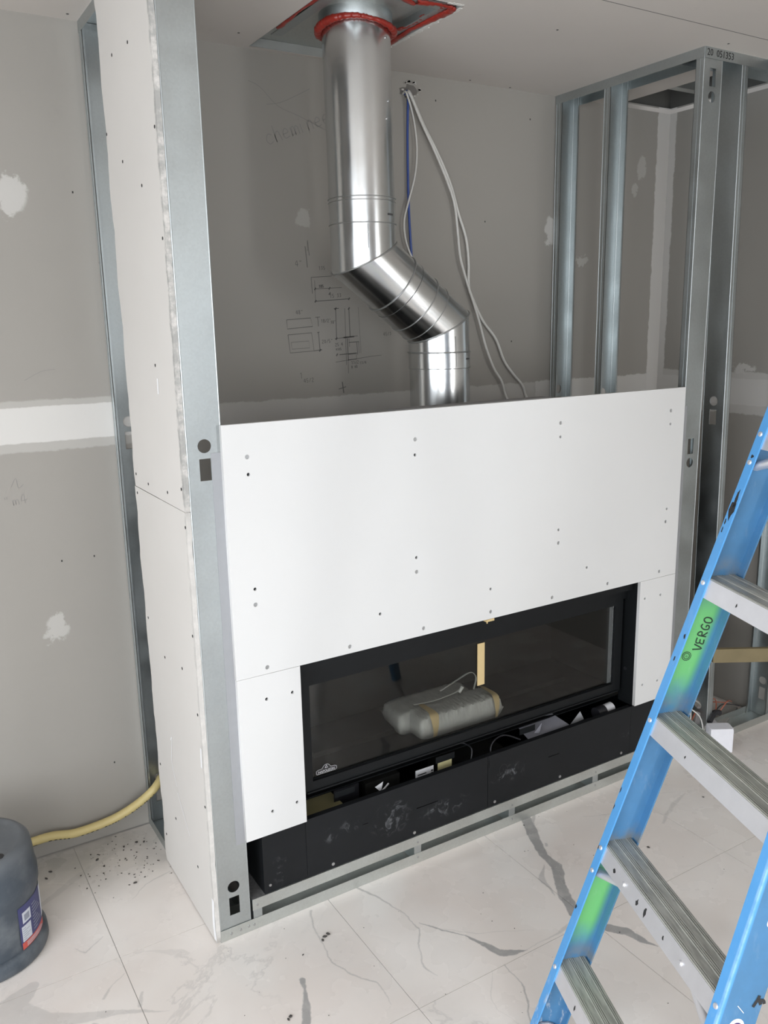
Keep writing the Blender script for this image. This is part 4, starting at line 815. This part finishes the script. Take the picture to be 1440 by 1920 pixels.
# shoes, top cap, rear legs and braces
for sd in (0, 1):
    bm = B(); a_ = (0 if sd == 0 else 1)
    def ps_(z, s, d): return P3(z, (s if sd == 0 else Wf(z)-s), d)
    pr_ = [ps_(.0, -FL-.002, -.004), ps_(.0, -FL-.002, DW+.004), ps_(.03, -FL-.002, DW+.004), ps_(.03, -FL-.002, -.004)]; prism(bm, pr_, (ps_(.0, .004, 0)-ps_(.0, -FL-.002, 0)))
    pts = []
    for k in range(9): an = math.pi*k/8; pts.append(ps_(.080+.030*math.sin(an), -FL+.006, DW*.5-(.036)*math.cos(an)))
    pts += [ps_(.03, -FL+.006, DW*.5+.036), ps_(.03, -FL+.006, DW*.5-.036)]; prism(bm, pts, (ps_(0, .004, 0)-ps_(0, 0, 0))*1.2)
    zmin = min(v.co.z for v in bm.verts)
    for v in bm.verts: v.co.z -= zmin if v.co.z < .02 else 0
    o_ = obj('shoe', bm, plain('paint_stained_aluminium', (.50, .49, .52), .5, .4, .5, .6, 50), lad)
RF = .98; zt = 1.77
def rear(z, s): f = (zt-z)/zt; return LO+S*s+BK*(math.tan(AL)*zt+.09+(RF-math.tan(AL)*zt-.09)*f)+UP*z
for sd in (0, 1):
    s0 = (lambda z: math.tan(BE)*z-.01) if sd == 0 else (lambda z: W0-math.tan(BE)*z+.01)
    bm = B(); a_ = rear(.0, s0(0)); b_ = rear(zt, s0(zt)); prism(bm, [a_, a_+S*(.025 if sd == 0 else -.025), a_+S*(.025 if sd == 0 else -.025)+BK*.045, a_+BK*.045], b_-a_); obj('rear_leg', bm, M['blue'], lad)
for z in (.30, .90, 1.45):
    a_ = rear(z, math.tan(BE)*z+.02)+BK*.02; b_ = rear(z, W0-math.tan(BE)*z-.02)+BK*.02; obj('rear_brace', tube(B(), [a_, b_], .008, 8, 1), M['alu'], lad, 60)
for sd in (0, 1):
    z = 1.02; s_ = math.tan(BE)*z if sd == 0 else W0-math.tan(BE)*z
    # spreader sits out of the way behind the near and far rails
    a_ = P3(z+.62, (0.012 if sd == 0 else Wf(z+.62)-.012), DW-.012); b_ = rear(z+.55, math.tan(BE)*(z+.55)+.01 if sd == 0 else W0-math.tan(BE)*(z+.55)-.01); obj('spreader', prism(B(), [a_, a_+S*.003, a_+S*.003+UP*.02, a_+UP*.02], b_-a_), M['alu'], lad)
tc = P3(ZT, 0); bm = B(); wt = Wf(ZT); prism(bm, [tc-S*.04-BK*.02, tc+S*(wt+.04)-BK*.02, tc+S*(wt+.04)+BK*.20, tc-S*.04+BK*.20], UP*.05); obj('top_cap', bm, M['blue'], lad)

# ------------------------------------------------------------------ batten, junction box and debris at the right
d0 = Vector((2.066, -.010, .372)); d1 = Vector((2.482, -.262, .372)); dv = (d1-d0); nv = Vector((-dv.y, dv.x, 0)).normalized()
tag(obj('wooden_batten', prism(B(), [d0, d0-nv*.018, d0-nv*.018+UP*.056, d0+UP*.056], dv), M['wood'], base=tuple(d0)), 'wooden batten spanning from the stud to the right wall at knee height', 'batten')
jb = thing('junction_box', (2.08, -.06, 0), 'small white electrical box with loose wires on the floor beyond the ladder', 'electrical box')
Rz = Matrix.Rotation(-.55, 3, 'Z'); pv = Vector((2.09, -.06, 0)); bm = box(B(), 2.04, 2.13, -.085, -.03, .001, .105, Rz, pv); bmesh.ops.bevel(bm, geom=bm.edges[:], offset=.004, segments=2); obj('box_body', bm, M['white_plastic'], jb, 40)
obj('cable_gland', cyl(B(), (2.035, -.02, .002), (2.035, -.02, .055), .013, 12), M['white_plastic'], jb, 40)
obj('connector', tube(B(), [(2.08, -.01, .105), (2.12, .0, .13), (2.15, -.005, .125)], .012, 8, 3), M['black_plastic'], jb, 40)
for pts, mt_, r_ in (([(2.04, -.02, .05), (2.03, .0, .14), (1.98, .05, .18), (1.90, .03, .17), (1.86, .02, .16)], 'white_cable', .0028), ([(2.04, -.01, .04), (2.10, .02, .12), (2.06, .06, .18), (2.0, .02, .10), (1.98, .03, .01)], 'white_cable', .0028), ([(2.14, -.005, .125), (2.20, .0, .16), (2.27, .03, .13)], 'copper', .0025), ([(2.13, .0, .13), (2.16, .03, .17), (2.10, .05, .17), (2.26, .05, .12)], 'copper', .0022), ([(2.12, .0, .13), (2.2, .02, .14), (2.28, .0, .12)], 'black_plastic', .0022), ([(2.08, -.01, .10), (2.05, -.03, .06), (2.03, -.04, .02)], 'black_plastic', .003), ([(2.06, .03, .01), (2.03, .04, .08), (2.07, .05, .13)], 'copper', .003)):
    obj('loose_wire', tube(B(), pts, r_, 6, 5), M[mt_], jb, 60)
for pts, lbl in (([(2.13, .10, .002), (2.24, .03, .002), (2.20, .10, .085), (2.17, .12, .10)], 'grey folded cardboard scrap standing behind the white electrical box'),):
    tag(obj('cardboard_scrap', prism(B(), pts, (.002, .003, 0)), plain('grey_card', (.42, .41, .42), .8), base=pts[0]), lbl, 'scrap')
bm = box(B(), 2.24, 2.46, .09, .16, .0005, .012, Matrix.Rotation(.35, 3, 'Z'), Vector((2.34, .12, 0))); tag(obj('board_offcut', bm, plain('dusty_card', (.38, .37, .35), .8), base=(2.34, .12, 0)), 'flat dusty offcut lying on the floor by the right wall', 'scrap')
# floor crumbs
rnd = random.Random(11); bm = B()
def crumb(x, y, s):
    a = rnd.random()*3; mm = Matrix.Rotation(a, 3, 'Z'); r = bmesh.ops.create_icosphere(bm, subdivisions=1, radius=1)['verts']
    for v in r: q = mm @ Vector((v.co.x*s*rnd.uniform(.8, 1.6), v.co.y*s*rnd.uniform(.6, 1), 0)); v.co = Vector((x+q.x, y+q.y, max(.0002, .0003+(v.co.z+1)*s*.35)))
for x, y, s in ((-.115,.61,.005),(-.209,.585,.006),(-.135,.398,.006),(-.072,.611,.006),(-.05,.60,.005),(-.351,.604,.006),(-.369,.575,.005),(.257,-.14,.006),(.27,-.135,.006),(.245,-.150,.005),(.051,-.347,.006),(.043,-.352,.004),(.173,-.17,.003),(1.091,-.03,.003),(.02,.55,.008),(.05,.52,.005),(1.35,-.35,.005),(1.75,-.25,.004)): crumb(x, y, s)
for k in range(110): crumb(rnd.gauss(-.12, .09), rnd.gauss(.52, .09), rnd.uniform(.001, .0032))
for k in range(60): crumb(rnd.uniform(-.5, 1.5), rnd.uniform(-.9, .0), rnd.uniform(.0008, .002))
cr = obj('floor_crumbs', bm, plain('dark_crumbs', (.07, .065, .06), .9)); tag(cr, 'scattered dark construction crumbs on the marble floor', 'debris', kind='stuff')
